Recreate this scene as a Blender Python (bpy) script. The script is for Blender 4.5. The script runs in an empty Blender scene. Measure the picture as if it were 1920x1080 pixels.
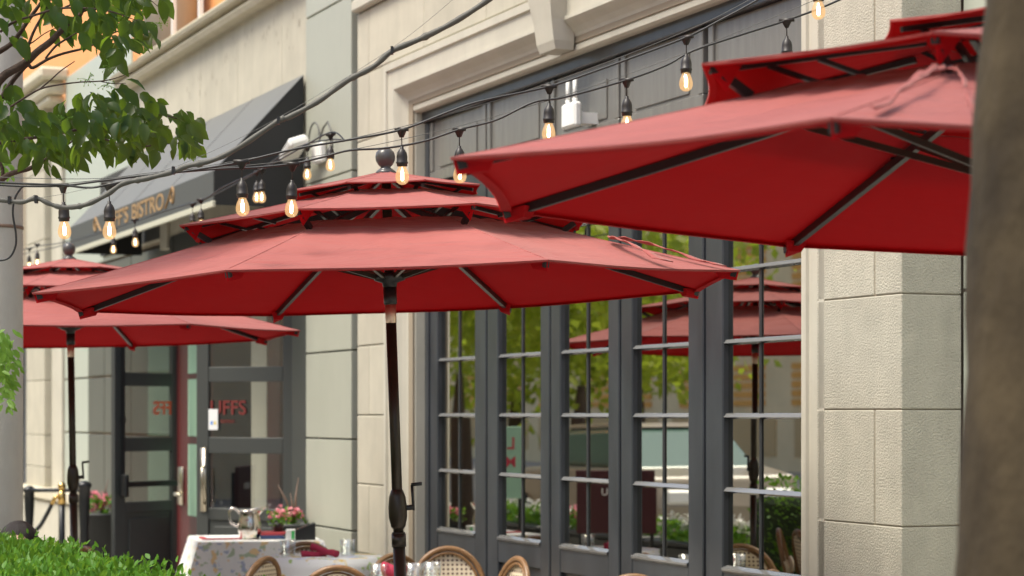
import bpy, bmesh, math, random
import numpy as np
from mathutils import Vector, Matrix, Quaternion
random.seed(7); rng = np.random.default_rng(7)
C = bpy.context.scene.collection
sc = bpy.context.scene
PI = math.pi
EYE, F, HZ = 1.6, 4100.0, 775.0      # eye height (m), focal length and horizon row in photo pixels

# ---------------------------------------------------------------- camera, sky, sun, exposure
cam = bpy.data.cameras.new('camera'); co = bpy.data.objects.new('camera', cam); C.objects.link(co)
co.location = (0, 0, EYE); co.rotation_euler = (PI/2, 0, 0)
cam.sensor_width = 36; cam.lens = F/1920*36; cam.shift_y = (HZ-540)/1920
cam.clip_start = .1; cam.clip_end = 1500
cam.dof.use_dof = True; cam.dof.focus_distance = 7.7; cam.dof.aperture_fstop = 4.5
sc.camera = co
SUN_EL, SUN_AZ = math.radians(61), math.radians(-116)   # azimuth from +Y towards +X
w = bpy.data.worlds.new('World'); sc.world = w; w.use_nodes = True
nt = w.node_tree; bg = nt.nodes['Background']
sky = nt.nodes.new('ShaderNodeTexSky'); sky.sky_type = 'NISHITA'; sky.sun_disc = False
sky.sun_elevation = SUN_EL; sky.sun_rotation = SUN_AZ; sky.dust_density = 4; sky.air_density = 1.0; sky.ozone_density = .6
nt.links.new(sky.outputs[0], bg.inputs[0]); bg.inputs[1].default_value = .15
sl = bpy.data.lights.new('sun', 'SUN'); so = bpy.data.objects.new('sun', sl); C.objects.link(so)
sl.energy = 2.2; sl.angle = math.radians(22); sl.color = (1, .97, .85)
sd = Vector((math.sin(SUN_AZ)*math.cos(SUN_EL), math.cos(SUN_AZ)*math.cos(SUN_EL), math.sin(SUN_EL)))
so.rotation_euler = sd.to_track_quat('Z', 'Y').to_euler(); so.location = (0, 0, 20)
sc.view_settings.view_transform = 'Standard'; sc.view_settings.look = 'None'
sc.view_settings.exposure = .78; sc.view_settings.gamma = 1

# ---------------------------------------------------------------- positions
TH = math.atan(1710/F); SI, CO = math.sin(TH), math.cos(TH)
O = Vector((527*9.5/F, 9.5, 0)); UX = Vector((SI, -CO, 0)); VX = Vector((CO, SI, 0))
def P(px, py, Y): return Vector(((px-960)*Y/F, Y, EYE+(HZ-py)*Y/F))
def U(px, v=0.0):
    k = (px-960)/F
    return -(O.x+v*VX.x-k*(O.y+v*VX.y))/(UX.x-k*UX.y)
def Yat(u, v=0.0): return O.y+u*UX.y+v*VX.y
def H(px, py, v=0.0): return EYE+(HZ-py)*Yat(U(px, v), v)/F
def LW(u, v, z): p = O+UX*u+VX*v; return Vector((p.x, p.y, z))
def MIR(px, py, Zm):                  # the real place of what the glass shows at that distance
    p = P(px, py, Zm); q = LW(0, .12, 0); d = (p-q).dot(VX); return p-VX*2*d
def nof(p): return -(Vector(p)-O).dot(VX)

# ---------------------------------------------------------------- materials
def mat(name, col, rough=.6, metal=0, spec=.5, var=0, vscale=5, bump=0, bscale=30, sheen=0, sheentint=(1,1,1), emit=0, ecol=None, trans=0, tcol=None, col2=None, coat=0, stretch=None, alpha=None):
    m = bpy.data.materials.new(name); m.use_nodes = True; n = m.node_tree.nodes; l = m.node_tree.links
    b = n['Principled BSDF']; b.inputs['Base Color'].default_value = (*col, 1); b.inputs['Roughness'].default_value = rough
    b.inputs['Metallic'].default_value = metal; b.inputs['Specular IOR Level'].default_value = spec
    b.inputs['Coat Weight'].default_value = coat
    tc = n.new('ShaderNodeTexCoord'); vec = tc.outputs['Object']
    if stretch:
        mp = n.new('ShaderNodeMapping'); mp.inputs['Scale'].default_value = stretch; l.new(vec, mp.inputs['Vector']); vec = mp.outputs[0]
    if sheen:
        b.inputs['Sheen Weight'].default_value = sheen; b.inputs['Sheen Roughness'].default_value = .5; b.inputs['Sheen Tint'].default_value = (*sheentint, 1)
    out = None
    if var or col2:
        nz = n.new('ShaderNodeTexNoise'); nz.inputs['Scale'].default_value = vscale; nz.inputs['Detail'].default_value = 6; nz.inputs['Roughness'].default_value = .6
        l.new(vec, nz.inputs['Vector'])
        cr = n.new('ShaderNodeValToRGB'); cr.color_ramp.elements[0].position = .33; cr.color_ramp.elements[1].position = .67
        c2 = col2 if col2 else tuple(min(1, c*(1+var)) for c in col)
        c1 = col if col2 else tuple(c*(1-var) for c in col)
        cr.color_ramp.elements[0].color = (*c1, 1); cr.color_ramp.elements[1].color = (*c2, 1)
        l.new(nz.outputs['Fac'], cr.inputs[0]); l.new(cr.outputs[0], b.inputs['Base Color']); out = cr.outputs[0]
    if bump:
        nb = n.new('ShaderNodeTexNoise'); nb.inputs['Scale'].default_value = bscale; nb.inputs['Detail'].default_value = 4
        l.new(vec, nb.inputs['Vector'])
        bp = n.new('ShaderNodeBump'); bp.inputs['Strength'].default_value = bump; bp.inputs['Distance'].default_value = .01
        l.new(nb.outputs['Fac'], bp.inputs['Height']); l.new(bp.outputs[0], b.inputs['Normal'])
    if emit:
        b.inputs['Emission Color'].default_value = (*(ecol or col), 1); b.inputs['Emission Strength'].default_value = emit
    if trans:
        t = n.new('ShaderNodeBsdfTranslucent'); t.inputs[0].default_value = (*(tcol or col), 1)
        mx = n.new('ShaderNodeMixShader'); mx.inputs[0].default_value = trans
        l.new(b.outputs[0], mx.inputs[1]); l.new(t.outputs[0], mx.inputs[2]); l.new(mx.outputs[0], n['Material Output'].inputs[0])
    return m
def glassmat(name, refl, tint, rough=0.0, gcol=(1, 1, 1)):
    m = bpy.data.materials.new(name); m.use_nodes = True; n = m.node_tree.nodes; l = m.node_tree.links
    n.remove(n['Principled BSDF'])
    g = n.new('ShaderNodeBsdfGlossy'); g.inputs['Roughness'].default_value = rough; g.inputs[0].default_value = (*gcol, 1)
    t = n.new('ShaderNodeBsdfTransparent'); t.inputs[0].default_value = (*tint, 1)
    mx = n.new('ShaderNodeMixShader'); mx.inputs[0].default_value = refl
    l.new(t.outputs[0], mx.inputs[1]); l.new(g.outputs[0], mx.inputs[2]); l.new(mx.outputs[0], n['Material Output'].inputs[0])
    return m
M = {}
M['stone'] = mat('smooth limestone', (.49, .455, .36), .8, var=.07, vscale=3, bump=.15, bscale=60)
M['stone_trim'] = mat('limestone trim', (.53, .50, .41), .7, var=.06, vscale=2.5, bump=.08, bscale=50)
M['joint'] = mat('mortar joint', (.30, .25, .18), .9)
M['rough_stone'] = mat('bush hammered stone', (.47, .445, .36), .9, var=.07, vscale=7, bump=.6, bscale=120)
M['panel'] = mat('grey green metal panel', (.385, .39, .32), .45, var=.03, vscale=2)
M['panel_awning_shade'] = mat('grey green panel with painted awning shade', (.10, .104, .084), .5, var=.05, vscale=2)  # same panels, darkened in colour for the shade of the awning
M['panel_pale'] = mat('pale grey green panel', (.44, .475, .40), .4)
M['gap'] = mat('dark shadow gap', (.05, .05, .045), .8)
M['orange'] = mat('orange render', (.80, .36, .13), .8, var=.06, vscale=4)
M['cornice'] = mat('cream painted cornice', (.66, .60, .45), .6, var=.04, vscale=2)
M['frame'] = mat('slate grey gloss paint', (.040, .045, .052), .3, var=.25, vscale=6, stretch=(1, 1, .25))
M['frame_dark'] = mat('charcoal door paint', (.056, .060, .056), .4)
def vary(m, amt, stain=.0):
    n = m.node_tree.nodes; l = m.node_tree.links; b = n['Principled BSDF']; src = b.inputs['Base Color'].links[0].from_socket
    ge = n.new('ShaderNodeNewGeometry'); mr = n.new('ShaderNodeMapRange'); mr.inputs[3].default_value = 1-amt; mr.inputs[4].default_value = 1+amt
    l.new(ge.outputs['Random Per Island'], mr.inputs[0])
    tc = n.new('ShaderNodeTexCoord'); mp = n.new('ShaderNodeMapping'); mp.inputs['Scale'].default_value = (3, 3, .5); l.new(tc.outputs['Object'], mp.inputs[0])
    nz = n.new('ShaderNodeTexNoise'); nz.inputs['Scale'].default_value = 2.2; nz.inputs['Detail'].default_value = 7; nz.inputs['Roughness'].default_value = .7; l.new(mp.outputs[0], nz.inputs[0])
    m2 = n.new('ShaderNodeMapRange'); m2.inputs[1].default_value = .35; m2.inputs[2].default_value = .75; m2.inputs[3].default_value = 1; m2.inputs[4].default_value = 1-stain; l.new(nz.outputs['Fac'], m2.inputs[0])
    mu = n.new('ShaderNodeMath'); mu.operation = 'MULTIPLY'; l.new(mr.outputs[0], mu.inputs[0]); l.new(m2.outputs[0], mu.inputs[1])
    vm = n.new('ShaderNodeVectorMath'); vm.operation = 'SCALE'; l.new(src, vm.inputs[0]); l.new(mu.outputs[0], vm.inputs['Scale']); l.new(vm.outputs[0], b.inputs['Base Color'])
vary(M['stone'], .05, .12); vary(M['stone_trim'], .02, .10); vary(M['rough_stone'], .05, .14); vary(M['panel'], .03, .05); vary(M['cornice'], .02, .15)
M['bead'] = mat('glazing bar slope with painted sky highlight', (.17, .17, .165), .2, spec=.9, coat=.5)  # pale colour stands for the sky highlight on upward slopes and sills
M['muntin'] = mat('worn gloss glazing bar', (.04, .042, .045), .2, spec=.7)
M['transom'] = mat('bronze tinted transom panel', (.17, .165, .15), .22, var=.10, vscale=4, stretch=(6, 6, .6))
M['glass'] = glassmat('window glass', .66, (.5, .53, .5), 0.0, (.84, .83, .76))
M['glass_door'] = glassmat('door glass', .13, (.8, .82, .8))
M['tumbler'] = glassmat('drinking glass', .16, (.9, .92, .92), .02)
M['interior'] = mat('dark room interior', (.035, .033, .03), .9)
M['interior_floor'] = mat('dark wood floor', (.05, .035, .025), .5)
M['mint'] = mat('mint green wall', (.26, .66, .42), .7)
M['mint_sign'] = mat('mint sign board', (.38, .60, .42), .6)
M['red_paint'] = mat('dark red door paint', (.085, .009, .010), .45)
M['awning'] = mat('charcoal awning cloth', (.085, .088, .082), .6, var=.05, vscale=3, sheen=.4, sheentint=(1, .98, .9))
M['awning_side'] = mat('charcoal awning cloth with painted end shade', (.020, .021, .020), .8)  # same cloth as the slope, its shaded end put into the colour
M['valance'] = mat('grey awning valance', (.072, .076, .069), .7)
M['piping'] = mat('cream awning edge', (.50, .49, .38), .6)
M['gold'] = mat('gold lettering', (.34, .21, .09), .5)
M['orange_letter'] = mat('orange window lettering', (.75, .10, .03), .5)
M['dull_letter'] = mat('dull red window lettering', (.17, .022, .016), .6)
M['red_letter'] = mat('red sign lettering', (.60, .05, .08), .5)
M['white'] = mat('white plastic', (.80, .80, .76), .35)
M['paper'] = mat('white paper', (.80, .80, .78), .7)
M['brass'] = mat('polished brass', (.78, .52, .18), .22, 1)
M['nickel'] = mat('brushed nickel', (.62, .56, .44), .3, 1)
M['steel'] = mat('polished steel', (.70, .66, .60), .18, 1)
M['chrome'] = mat('satin tilt collar', (.75, .55, .42), .3, 1)
M['black_metal'] = mat('black painted iron', (.015, .016, .016), .35)
M['bronze'] = mat('dark bronze pole', (.045, .035, .024), .32, .3, var=.1, vscale=20)
M['rib'] = mat('black umbrella rib', (.02, .02, .02), .35)
M['cap'] = mat('dark grey finial', (.07, .068, .065), .28)
M['cable'] = mat('black rubber cable', (.014, .014, .013), .45)
M['wire'] = mat('thin steel wire', (.10, .10, .09), .6)
M['rope'] = mat('grey sheathed cable', (.085, .082, .066), .6, var=.15, vscale=30)
M['socket'] = mat('black bulb socket', (.022, .017, .014), .45)
M['bark'] = mat('twig bark', (.07, .045, .035), .9, var=.3, vscale=30, bump=.6, bscale=80)
M['trunk_near'] = mat('brown grey bark', (.018, .011, .004), .95, col2=(.062, .044, .021), vscale=6, bump=1.0, bscale=25, stretch=(1, 1, .6))
M['post'] = mat('stained grey concrete', (.44, .41, .35), .8, col2=(.56, .53, .46), vscale=3, bump=.3, bscale=40, stretch=(1, 1, .5))
M['leaf'] = mat('dogwood leaf', (.010, .034, .012), .40, spec=.35, col2=(.024, .062, .012), vscale=12, trans=.40, tcol=(.26, .42, .03))
M['leaf_bright'] = mat('light green leaf', (.16, .32, .04), .45, col2=(.22, .40, .06), vscale=12, trans=.4, tcol=(.3, .5, .05))
M['hedge_leaf'] = mat('boxwood leaf', (.045, .145, .010), .5, spec=.3, col2=(.10, .24, .018), vscale=9, trans=.3, tcol=(.25, .45, .04))
M['hedge_core'] = mat('inner hedge twigs', (.02, .04, .01), .95)
M['far_leaf'] = mat('street tree leaf', (.11, .17, .02), .6, col2=(.42, .44, .04), vscale=.8, trans=.4, tcol=(.5, .65, .05))
M['ground'] = mat('light pavement', (.38, .36, .32), .85, var=.08, vscale=2)
M['asphalt'] = mat('asphalt', (.055, .055, .055), .85, var=.15, vscale=4)
M['rattan'] = mat('brown rattan cane', (.22, .115, .045), .4, var=.25, vscale=25)
M['cream_rattan'] = mat('cream rattan binding', (.66, .56, .42), .5, var=.08, vscale=40)
M['napkin'] = mat('crimson napkin', (.36, .02, .055), .8, bump=.3, bscale=40)
M['pink'] = mat('pink petal', (.80, .22, .32), .6, col2=(.85, .42, .42), vscale=20, trans=.3)
M['hair'] = mat('dark brown hair', (.008, .005, .004), .45, spec=.3, col2=(.022, .013, .009), vscale=6, stretch=(25, 25, 2), bump=.6, bscale=12)
M['skin'] = mat('skin', (.55, .33, .23), .5)
M['shirt'] = mat('navy shirt', (.03, .04, .07), .8)
M['trousers'] = mat('dark trousers', (.03, .03, .035), .8)
M['dark_red_board'] = mat('dark red menu board', (.07, .014, .017), .5)
M['car'] = mat('beige car paint', (.30, .25, .18), .35, coat=.3)
M['car_glass'] = mat('green car glass', (.12, .20, .16), .05, spec=.8)
M['tyre'] = mat('tyre rubber', (.02, .02, .02), .8)
M['opp'] = mat('tan stone across the street', (.90, .72, .44), .85, var=.08, vscale=1)
M['planter'] = mat('dark planter', (.035, .037, .036), .5)
M['book_red'] = mat('red book cover', (.45, .05, .06), .5)
M['book_blue'] = mat('blue book cover', (.03, .06, .16), .5)
M['term'] = mat('black terminal plastic', (.02, .022, .024), .3)
M['green_dot'] = mat('green terminal key', (.05, .5, .12), .5)
M['blue_dot'] = mat('blue sticker', (.12, .30, .70), .5)
M['yellow_dot'] = mat('yellow sticker', (.75, .60, .15), .5)

def fabric(name, col, col2, sheen, trans, tcol, bump):
    m = mat(name, col, .85, spec=.25, sheen=sheen, sheentint=(1, .78, .70), col2=col2, vscale=1.2, trans=trans, tcol=tcol)
    n = m.node_tree.nodes; l = m.node_tree.links; b = n['Principled BSDF']
    tc = n.new('ShaderNodeTexCoord')
    w1 = n.new('ShaderNodeTexNoise'); w1.inputs['Scale'].default_value = 3.2; w1.inputs['Detail'].default_value = 3; w1.inputs['Distortion'].default_value = 1.2
    mp = n.new('ShaderNodeMapping'); mp.inputs['Scale'].default_value = (.7, .7, 5)
    l.new(tc.outputs['Object'], mp.inputs[0]); l.new(mp.outputs[0], w1.inputs['Vector'])
    w2 = n.new('ShaderNodeTexNoise'); w2.inputs['Scale'].default_value = 500; w2.inputs['Detail'].default_value = 1
    l.new(tc.outputs['Object'], w2.inputs['Vector'])
    b1 = n.new('ShaderNodeBump'); b1.inputs['Strength'].default_value = bump; b1.inputs['Distance'].default_value = .03
    b2 = n.new('ShaderNodeBump'); b2.inputs['Strength'].default_value = .15; b2.inputs['Distance'].default_value = .001
    l.new(w1.outputs['Fac'], b1.inputs['Height']); l.new(w2.outputs['Fac'], b2.inputs['Height'])
    l.new(b1.outputs[0], b2.inputs['Normal']); l.new(b2.outputs[0], b.inputs['Normal'])
    return m
M['cloth_top'] = fabric('red canopy cloth with painted sky glare', (.325, .074, .066), (.42, .118, .104), .34, .12, (.6, .06, .05), .8)  # red cloth paled towards pink, sky glare on the top put into colour
M['cloth_under'] = fabric('red canopy underside with painted through light', (.46, .006, .011), (.52, .008, .014), 0, .40, (.85, .008, .012), .2)  # same cloth from below, light filtering through it put into a deeper red

def floral(name, base, cols, scale):
    m = bpy.data.materials.new(name); m.use_nodes = True; n = m.node_tree.nodes; l = m.node_tree.links; b = n['Principled BSDF']
    b.inputs['Roughness'].default_value = .8
    tc = n.new('ShaderNodeTexCoord'); prev = None
    for i, (c, s, thr) in enumerate(cols):
        mp = n.new('ShaderNodeMapping'); mp.inputs['Location'].default_value = (i*3.1, i*1.7, i*.9)
        l.new(tc.outputs['Object'], mp.inputs[0])
        nz = n.new('ShaderNodeTexNoise'); nz.inputs['Scale'].default_value = s*scale; nz.inputs['Detail'].default_value = 2
        l.new(mp.outputs[0], nz.inputs['Vector'])
        mt = n.new('ShaderNodeMapRange'); mt.inputs[1].default_value = thr; mt.inputs[2].default_value = thr+.03
        l.new(nz.outputs['Fac'], mt.inputs[0])
        mx = n.new('ShaderNodeMix'); mx.data_type = 'RGBA'; mx.inputs[7].default_value = (*c, 1)
        if prev is None: mx.inputs[6].default_value = (*base, 1)
        else: l.new(prev, mx.inputs[6])
        l.new(mt.outputs[0], mx.inputs[0]); prev = mx.outputs[2]
    l.new(prev, b.inputs['Base Color']); return m
M['cloth_floral'] = floral('white cloth with small flowers', (.80, .80, .77), [((.45, .55, .38), 1.0, .60), ((.80, .60, .32), .8, .61), ((.42, .48, .60), 1.2, .61)], 19)
M['cloth_floral2'] = floral('white cloth with yellow flowers', (.80, .80, .76), [((.78, .58, .18), .6, .58), ((.42, .55, .20), .9, .62), ((.40, .48, .70), .7, .62)], 14)

# ---------------------------------------------------------------- mesh helpers
class MB:
    def __init__(s): s.v = []; s.f = []; s.mi = []; s.smooth = False
    def add(s, vs, fs, mi=0):
        o = len(s.v); s.v += [tuple(v) for v in vs]; s.f += [tuple(i+o for i in f) for f in fs]; s.mi += [mi]*len(fs)
    def box(s, x0, x1, y0, y1, z0, z1, mi=0, c=0, M_=None):
        if x0 > x1: x0, x1 = x1, x0
        if y0 > y1: y0, y1 = y1, y0
        if z0 > z1: z0, z1 = z1, z0
        if c <= 0:
            vs = [(x, y, z) for z in (z0, z1) for y in (y0, y1) for x in (x0, x1)]
            fs = [(0, 2, 3, 1), (4, 5, 7, 6), (0, 1, 5, 4), (2, 6, 7, 3), (0, 4, 6, 2), (1, 3, 7, 5)]
        else:
            bm = bmesh.new(); r = bmesh.ops.create_cube(bm, size=1)
            for v in bm.verts: v.co = Vector(((x0+x1)/2+v.co.x*(x1-x0), (y0+y1)/2+v.co.y*(y1-y0), (z0+z1)/2+v.co.z*(z1-z0)))
            bmesh.ops.bevel(bm, geom=bm.edges[:], offset=min(c, (x1-x0)*.45, (y1-y0)*.45, (z1-z0)*.45), segments=1, affect='EDGES')
            bm.verts.index_update(); vs = [v.co.copy() for v in bm.verts]; fs = [tuple(v.index for v in f.verts) for f in bm.faces]; bm.free()
        if M_ is not None: vs = [M_ @ Vector(v) for v in vs]
        s.add(vs, fs, mi)
    def tube(s, pts, r, n=8, mi=0, cap=True):
        pts = [Vector(p) for p in pts]; m = len(pts)
        rs = r if isinstance(r, (list, tuple)) else [r]*m
        vs = []; fs = []; prev = None
        for i, p in enumerate(pts):
            t = (pts[min(i+1, m-1)]-pts[max(i-1, 0)]).normalized()
            if prev is None:
                a = Vector((0, 0, 1)) if abs(t.z) < .9 else Vector((1, 0, 0)); prev = t.cross(a).normalized()
            x = (prev-t*prev.dot(t)).normalized(); prev = x; y = t.cross(x)
            for k in range(n):
                an = 2*PI*k/n; vs.append(p+(x*math.cos(an)+y*math.sin(an))*rs[i])
        for i in range(m-1):
            for k in range(n): fs.append((i*n+k, i*n+(k+1) % n, (i+1)*n+(k+1) % n, (i+1)*n+k))
        if cap: fs.append(tuple(range(n-1, -1, -1))); fs.append(tuple((m-1)*n+k for k in range(n)))
        s.add(vs, fs, mi)
    def bar(s, a, b, wd, ht, mi=0, up=(0, 0, 1)):
        a = Vector(a); b = Vector(b); t = (b-a).normalized(); x = t.cross(Vector(up)).normalized(); y = x.cross(t)
        vs = []
        for p in (a, b):
            for sx, sy in ((-1, -1), (1, -1), (1, 1), (-1, 1)): vs.append(p+x*sx*wd/2+y*sy*ht/2)
        s.add(vs, [(3, 2, 1, 0), (4, 5, 6, 7), (0, 1, 5, 4), (1, 2, 6, 5), (2, 3, 7, 6), (3, 0, 4, 7)], mi)
    def lathe(s, prof, n=24, c=(0, 0, 0), mi=0, sx=1, sy=1):
        vs = []; fs = []
        for r, z in prof:
            for k in range(n): a = 2*PI*k/n; vs.append((c[0]+r*math.cos(a)*sx, c[1]+r*math.sin(a)*sy, c[2]+z))
        for i in range(len(prof)-1):
            for k in range(n): fs.append((i*n+k, i*n+(k+1) % n, (i+1)*n+(k+1) % n, (i+1)*n+k))
        fs.append(tuple(range(n-1, -1, -1))); fs.append(tuple((len(prof)-1)*n+k for k in range(n)))
        s.add(vs, fs, mi)
    def extrude_profile(s, prof, path, closed=False, mi=0):   # prof in (outward, protrusion), path = list of fn(prof pt)->vec
        n = len(prof); vs = []; fs = []
        for fn in path:
            for q in prof: vs.append(fn(*q))
        for i in range(len(path)-1):
            for k in range(n-1): fs.append((i*n+k, i*n+k+1, (i+1)*n+k+1, (i+1)*n+k))
        s.add(vs, fs, mi)
    def build(s, name, m, parent=None, smooth=False, loc=None):
        me = bpy.data.meshes.new(name); me.from_pydata([tuple(v) for v in s.v], [], s.f); 
        ms = m if isinstance(m, (list, tuple)) else [m]
        for q in ms: me.materials.append(q)
        if len(ms) > 1: me.polygons.foreach_set('material_index', s.mi)
        me.validate()
        if smooth: me.polygons.foreach_set('use_smooth', [True]*len(me.polygons))
        me.update()
        o = bpy.data.objects.new(name, me); C.objects.link(o)
        if parent: o.parent = parent
        if loc is not None: o.location = loc
        return o
def tag(o, label=None, cat=None, group=None, kind=None):
    if label: o['label'] = label
    if cat: o['category'] = cat
    if group: o['group'] = group
    if kind: o['kind'] = kind
    return o
def thing(name, label, cat, loc=(0, 0, 0), rot=(0, 0, 0), group=None, kind=None):
    o = bpy.data.objects.new(name, None); C.objects.link(o); o.location = loc; o.rotation_euler = rot; o.empty_display_size = .1
    return tag(o, label, cat, group, kind)
def dup(root, label, loc=None, rot=None):
    r = root.copy(); C.objects.link(r); r['label'] = label
    if loc is not None: r.location = loc
    if rot is not None: r.rotation_euler = rot
    for ch in [c for c in bpy.data.objects if c.parent == root]:
        c = ch.copy(); C.objects.link(c); c.parent = r
        for g in [q for q in bpy.data.objects if q.parent == ch]:
            d = g.copy(); C.objects.link(d); d.parent = c
    return r
def text(name, body, size, m, parent, matrix, ext=.003, font_scale=(1, 1), align='LEFT', shear=0):
    cu = bpy.data.curves.new(name, 'FONT'); cu.body = body; cu.size = size; cu.extrude = ext; cu.align_x = align; cu.shear = shear; cu.offset = size*.012
    tmp = bpy.data.objects.new(name+'_tmp', cu); C.objects.link(tmp)
    bpy.context.view_layer.update()
    dg = bpy.context.evaluated_depsgraph_get(); me = bpy.data.meshes.new_from_object(tmp.evaluated_get(dg))
    bpy.data.objects.remove(tmp); me.transform(Matrix.Diagonal((font_scale[0], font_scale[1], 1, 1))); me.transform(matrix)
    me.materials.clear(); me.materials.append(m); me.name = name
    o = bpy.data.objects.new(name, me); C.objects.link(o); o.parent = parent; return o
def leaf_arrays(pos, dirs, nrm, L, W, shape='oval', fold=.12, curl=.15):
    """pos,dirs,nrm: (n,3); L,W: (n,). leaves of 2 x 4 faces with a folded midrib and drooping tip"""
    n = len(pos); d = dirs/np.linalg.norm(dirs, axis=1)[:, None]
    s = np.cross(d, nrm); s /= np.linalg.norm(s, axis=1)[:, None]+1e-9; u = np.cross(s, d)
    if shape == 'oval': st = [(0, 0), (.22, .36), (.5, .5), (.78, .30), (1, 0)]
    else: st = [(0, 0), (.5, .5), (1, 0)]
    cols = []; idx = []
    mid = []
    def pt(t, w, side):
        return pos+d*(L*t)[:, None]+s*(W*w*side)[:, None]+u*(W*abs(w)*fold*(1 if side else 0)*2-L*curl*t*t)[:, None]
    layers = []
    for t, w_ in st: layers.append((t, w_))
    vid = 0; V = []; ids = []
    for t, w_ in layers:
        if w_ == 0: V.append(pt(t, 0, 0)); ids.append((vid,)); vid += 1
        else: V += [pt(t, w_, -1), pt(t, 0, 0), pt(t, w_, 1)]; ids.append((vid, vid+1, vid+2)); vid += 3
    fc = []
    for a, b in zip(ids[:-1], ids[1:]):
        if len(a) == 1: fc += [(a[0], b[0], b[1]), (a[0], b[1], b[2])]
        elif len(b) == 1: fc += [(a[0], b[0], a[1]), (a[1], b[0], a[2])]
        else: fc += [(a[0], b[0], b[1], a[1]), (a[1], b[1], b[2], a[2])]
    V = np.stack(V, 1)
    return V.reshape(-1, 3), fc, vid
def leaf_mesh(name, m, parent, pos, dirs, nrm, L, W, shape='oval', fold=.12, curl=.15, label=None):
    V, fc, k = leaf_arrays(np.asarray(pos), np.asarray(dirs), np.asarray(nrm), np.asarray(L), np.asarray(W), shape, fold, curl)
    n = len(pos); faces = [tuple(i*k+j for j in f) for i in range(n) for f in fc]
    me = bpy.data.meshes.new(name); me.from_pydata(V.tolist(), [], faces); me.materials.append(m)
    me.polygons.foreach_set('use_smooth', [True]*len(me.polygons)); me.update()
    o = bpy.data.objects.new(name, me); C.objects.link(o); o.parent = parent; return o

# ---------------------------------------------------------------- ground
g = MB(); g.box(-150, 150, -60, 240, -.3, 0); tag(g.build('ground', M['ground']), kind='structure')
rd = MB()
cs = [LW(-70, -9, .004), LW(40, -9, .004), LW(40, -17, .004), LW(-70, -17, .004)]
rd.add(cs, [(0, 3, 2, 1)]); tag(rd.build('road', M['asphalt']), kind='structure')

# ---------------------------------------------------------------- the bistro building (local: x along the wall, y into it, z up)
bld = thing('bistro_building', 'cream stone bistro building with charcoal awning, dark folding windows and carved window surround', 'building', O, (0, 0, math.atan2(UX.y, UX.x)))
B0 = -1.6
def R(r): return EYE+r              # height from eye level
uW0, uW1 = U(766), 0.0              # window opening
# backing masses
b = MB()
TOP = 6.2
b.box(U(668)+.03, uW0-.004, .03, .5, 0, TOP)            # left of window
b.box(uW0, uW1, .16, .5, R(1.95), TOP); b.box(uW0, uW1, .03, .155, R(1.98), TOP)
b.box(uW1+.004, U(1680, -.05), .16, .5, 0, TOP)
b.box(U(575), U(668)+.026, .09, .5, 0, TOP)
b.box(-12.96, U(575)-.004, .03, .3, R(1.58), R(3.3))
b.box(-30, U(322), .06, .3, 0, R(1.55)); b.box(-30, -12.97, .06, .3, R(1.56), R(3.2))
b.build('wall', M['joint'], bld)
def courses(name, m, spans, c=.006, gap=.006, v0=-.001, dep=.03):
    q = MB()
    for (u0, u1, z0, z1) in spans: q.box(u0+gap/2, u1-gap/2, v0, v0+dep-.002, z0+gap/2, z1-gap/2, c=c)
    return q.build(name, m, bld)
js = [-1.6, -1.42, -.95, -.48, -.013, .457, .93, 1.39, 1.85, 2.30]
sp = []
uo = -5.265
for i in range(len(js)-1):
    a, bb = U(670)+.0, U(732)
    if i % 2: sp.append((a, bb, R(js[i]), R(js[i+1])))
    else: m_ = U(692); sp += [(a, m_, R(js[i]), R(js[i+1])), (m_, bb, R(js[i]), R(js[i+1]))]
xs = [U(670), U(692), U(795), U(912), U(1018), -1.45, -.4, .6, 1.5]
for x0, x1 in zip(xs[:-1], xs[1:]): sp.append((x0, x1, R(2.30), R(2.73)))
xs = [U(670), U(730), U(860), U(1000), -1.6, -.5, .5, 1.5]
for x0, x1 in zip(xs[:-1], xs[1:]): sp.append((x0, x1, R(2.82), R(3.5)))
courses('stone_blocks', M['stone'], sp)
# string course
q = MB(); q.box(U(671), 1.5, -.05, .02, R(2.735), R(2.815), c=.012); q.build('string_course', M['stone_trim'], bld)
# moulded architrave with mitred corners
prof = [(.345, .03), (.345, -.05), (.30, -.05), (.295, -.035), (.19, -.032), (.185, -.045), (.165, -.045), (.15, -.030), (.125, .0), (.10, .022), (.07, .037), (.045, .042), (.04, .034), (.012, .034), (0, .05), (0, .20)]
zt = R(1.93)
q = MB()
q.extrude_profile(prof, [lambda d, v: (uW0-d, v, .0), lambda d, v: (uW0-d, v, zt+d), lambda d, v: (uW1+d, v, zt+d), lambda d, v: (uW1+d, v, .0)])
q.build('window_surround', M['stone_trim'], bld)
# keystone
q = MB()
ka, kb = U(1040), U(1068); km = (ka+kb)/2
pr = [(1.945, .085, .105), (1.99, .10, .115), (2.10, .115, .12), (2.25, .14, .15), (2.38, .175, .16), (2.5, .18, .17), (2.66, .15, .18), (2.72, .15, .18)]
vs = []; fs = []
for r_, p_, hw in pr:
    vs += [(km-hw, .02, R(r_)), (km-hw, -p_, R(r_)), (km+hw, -p_, R(r_)), (km+hw, .02, R(r_))]
for i in range(len(pr)-1):
    for k in range(3): fs.append((i*4+k, i*4+k+1, i*4+k+5, i*4+k+4))
fs += [(3, 2, 1, 0), tuple(len(vs)-4+k for k in range(4))]
q.add(vs, fs); q.build('keystone', M['stone_trim'], bld)
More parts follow.
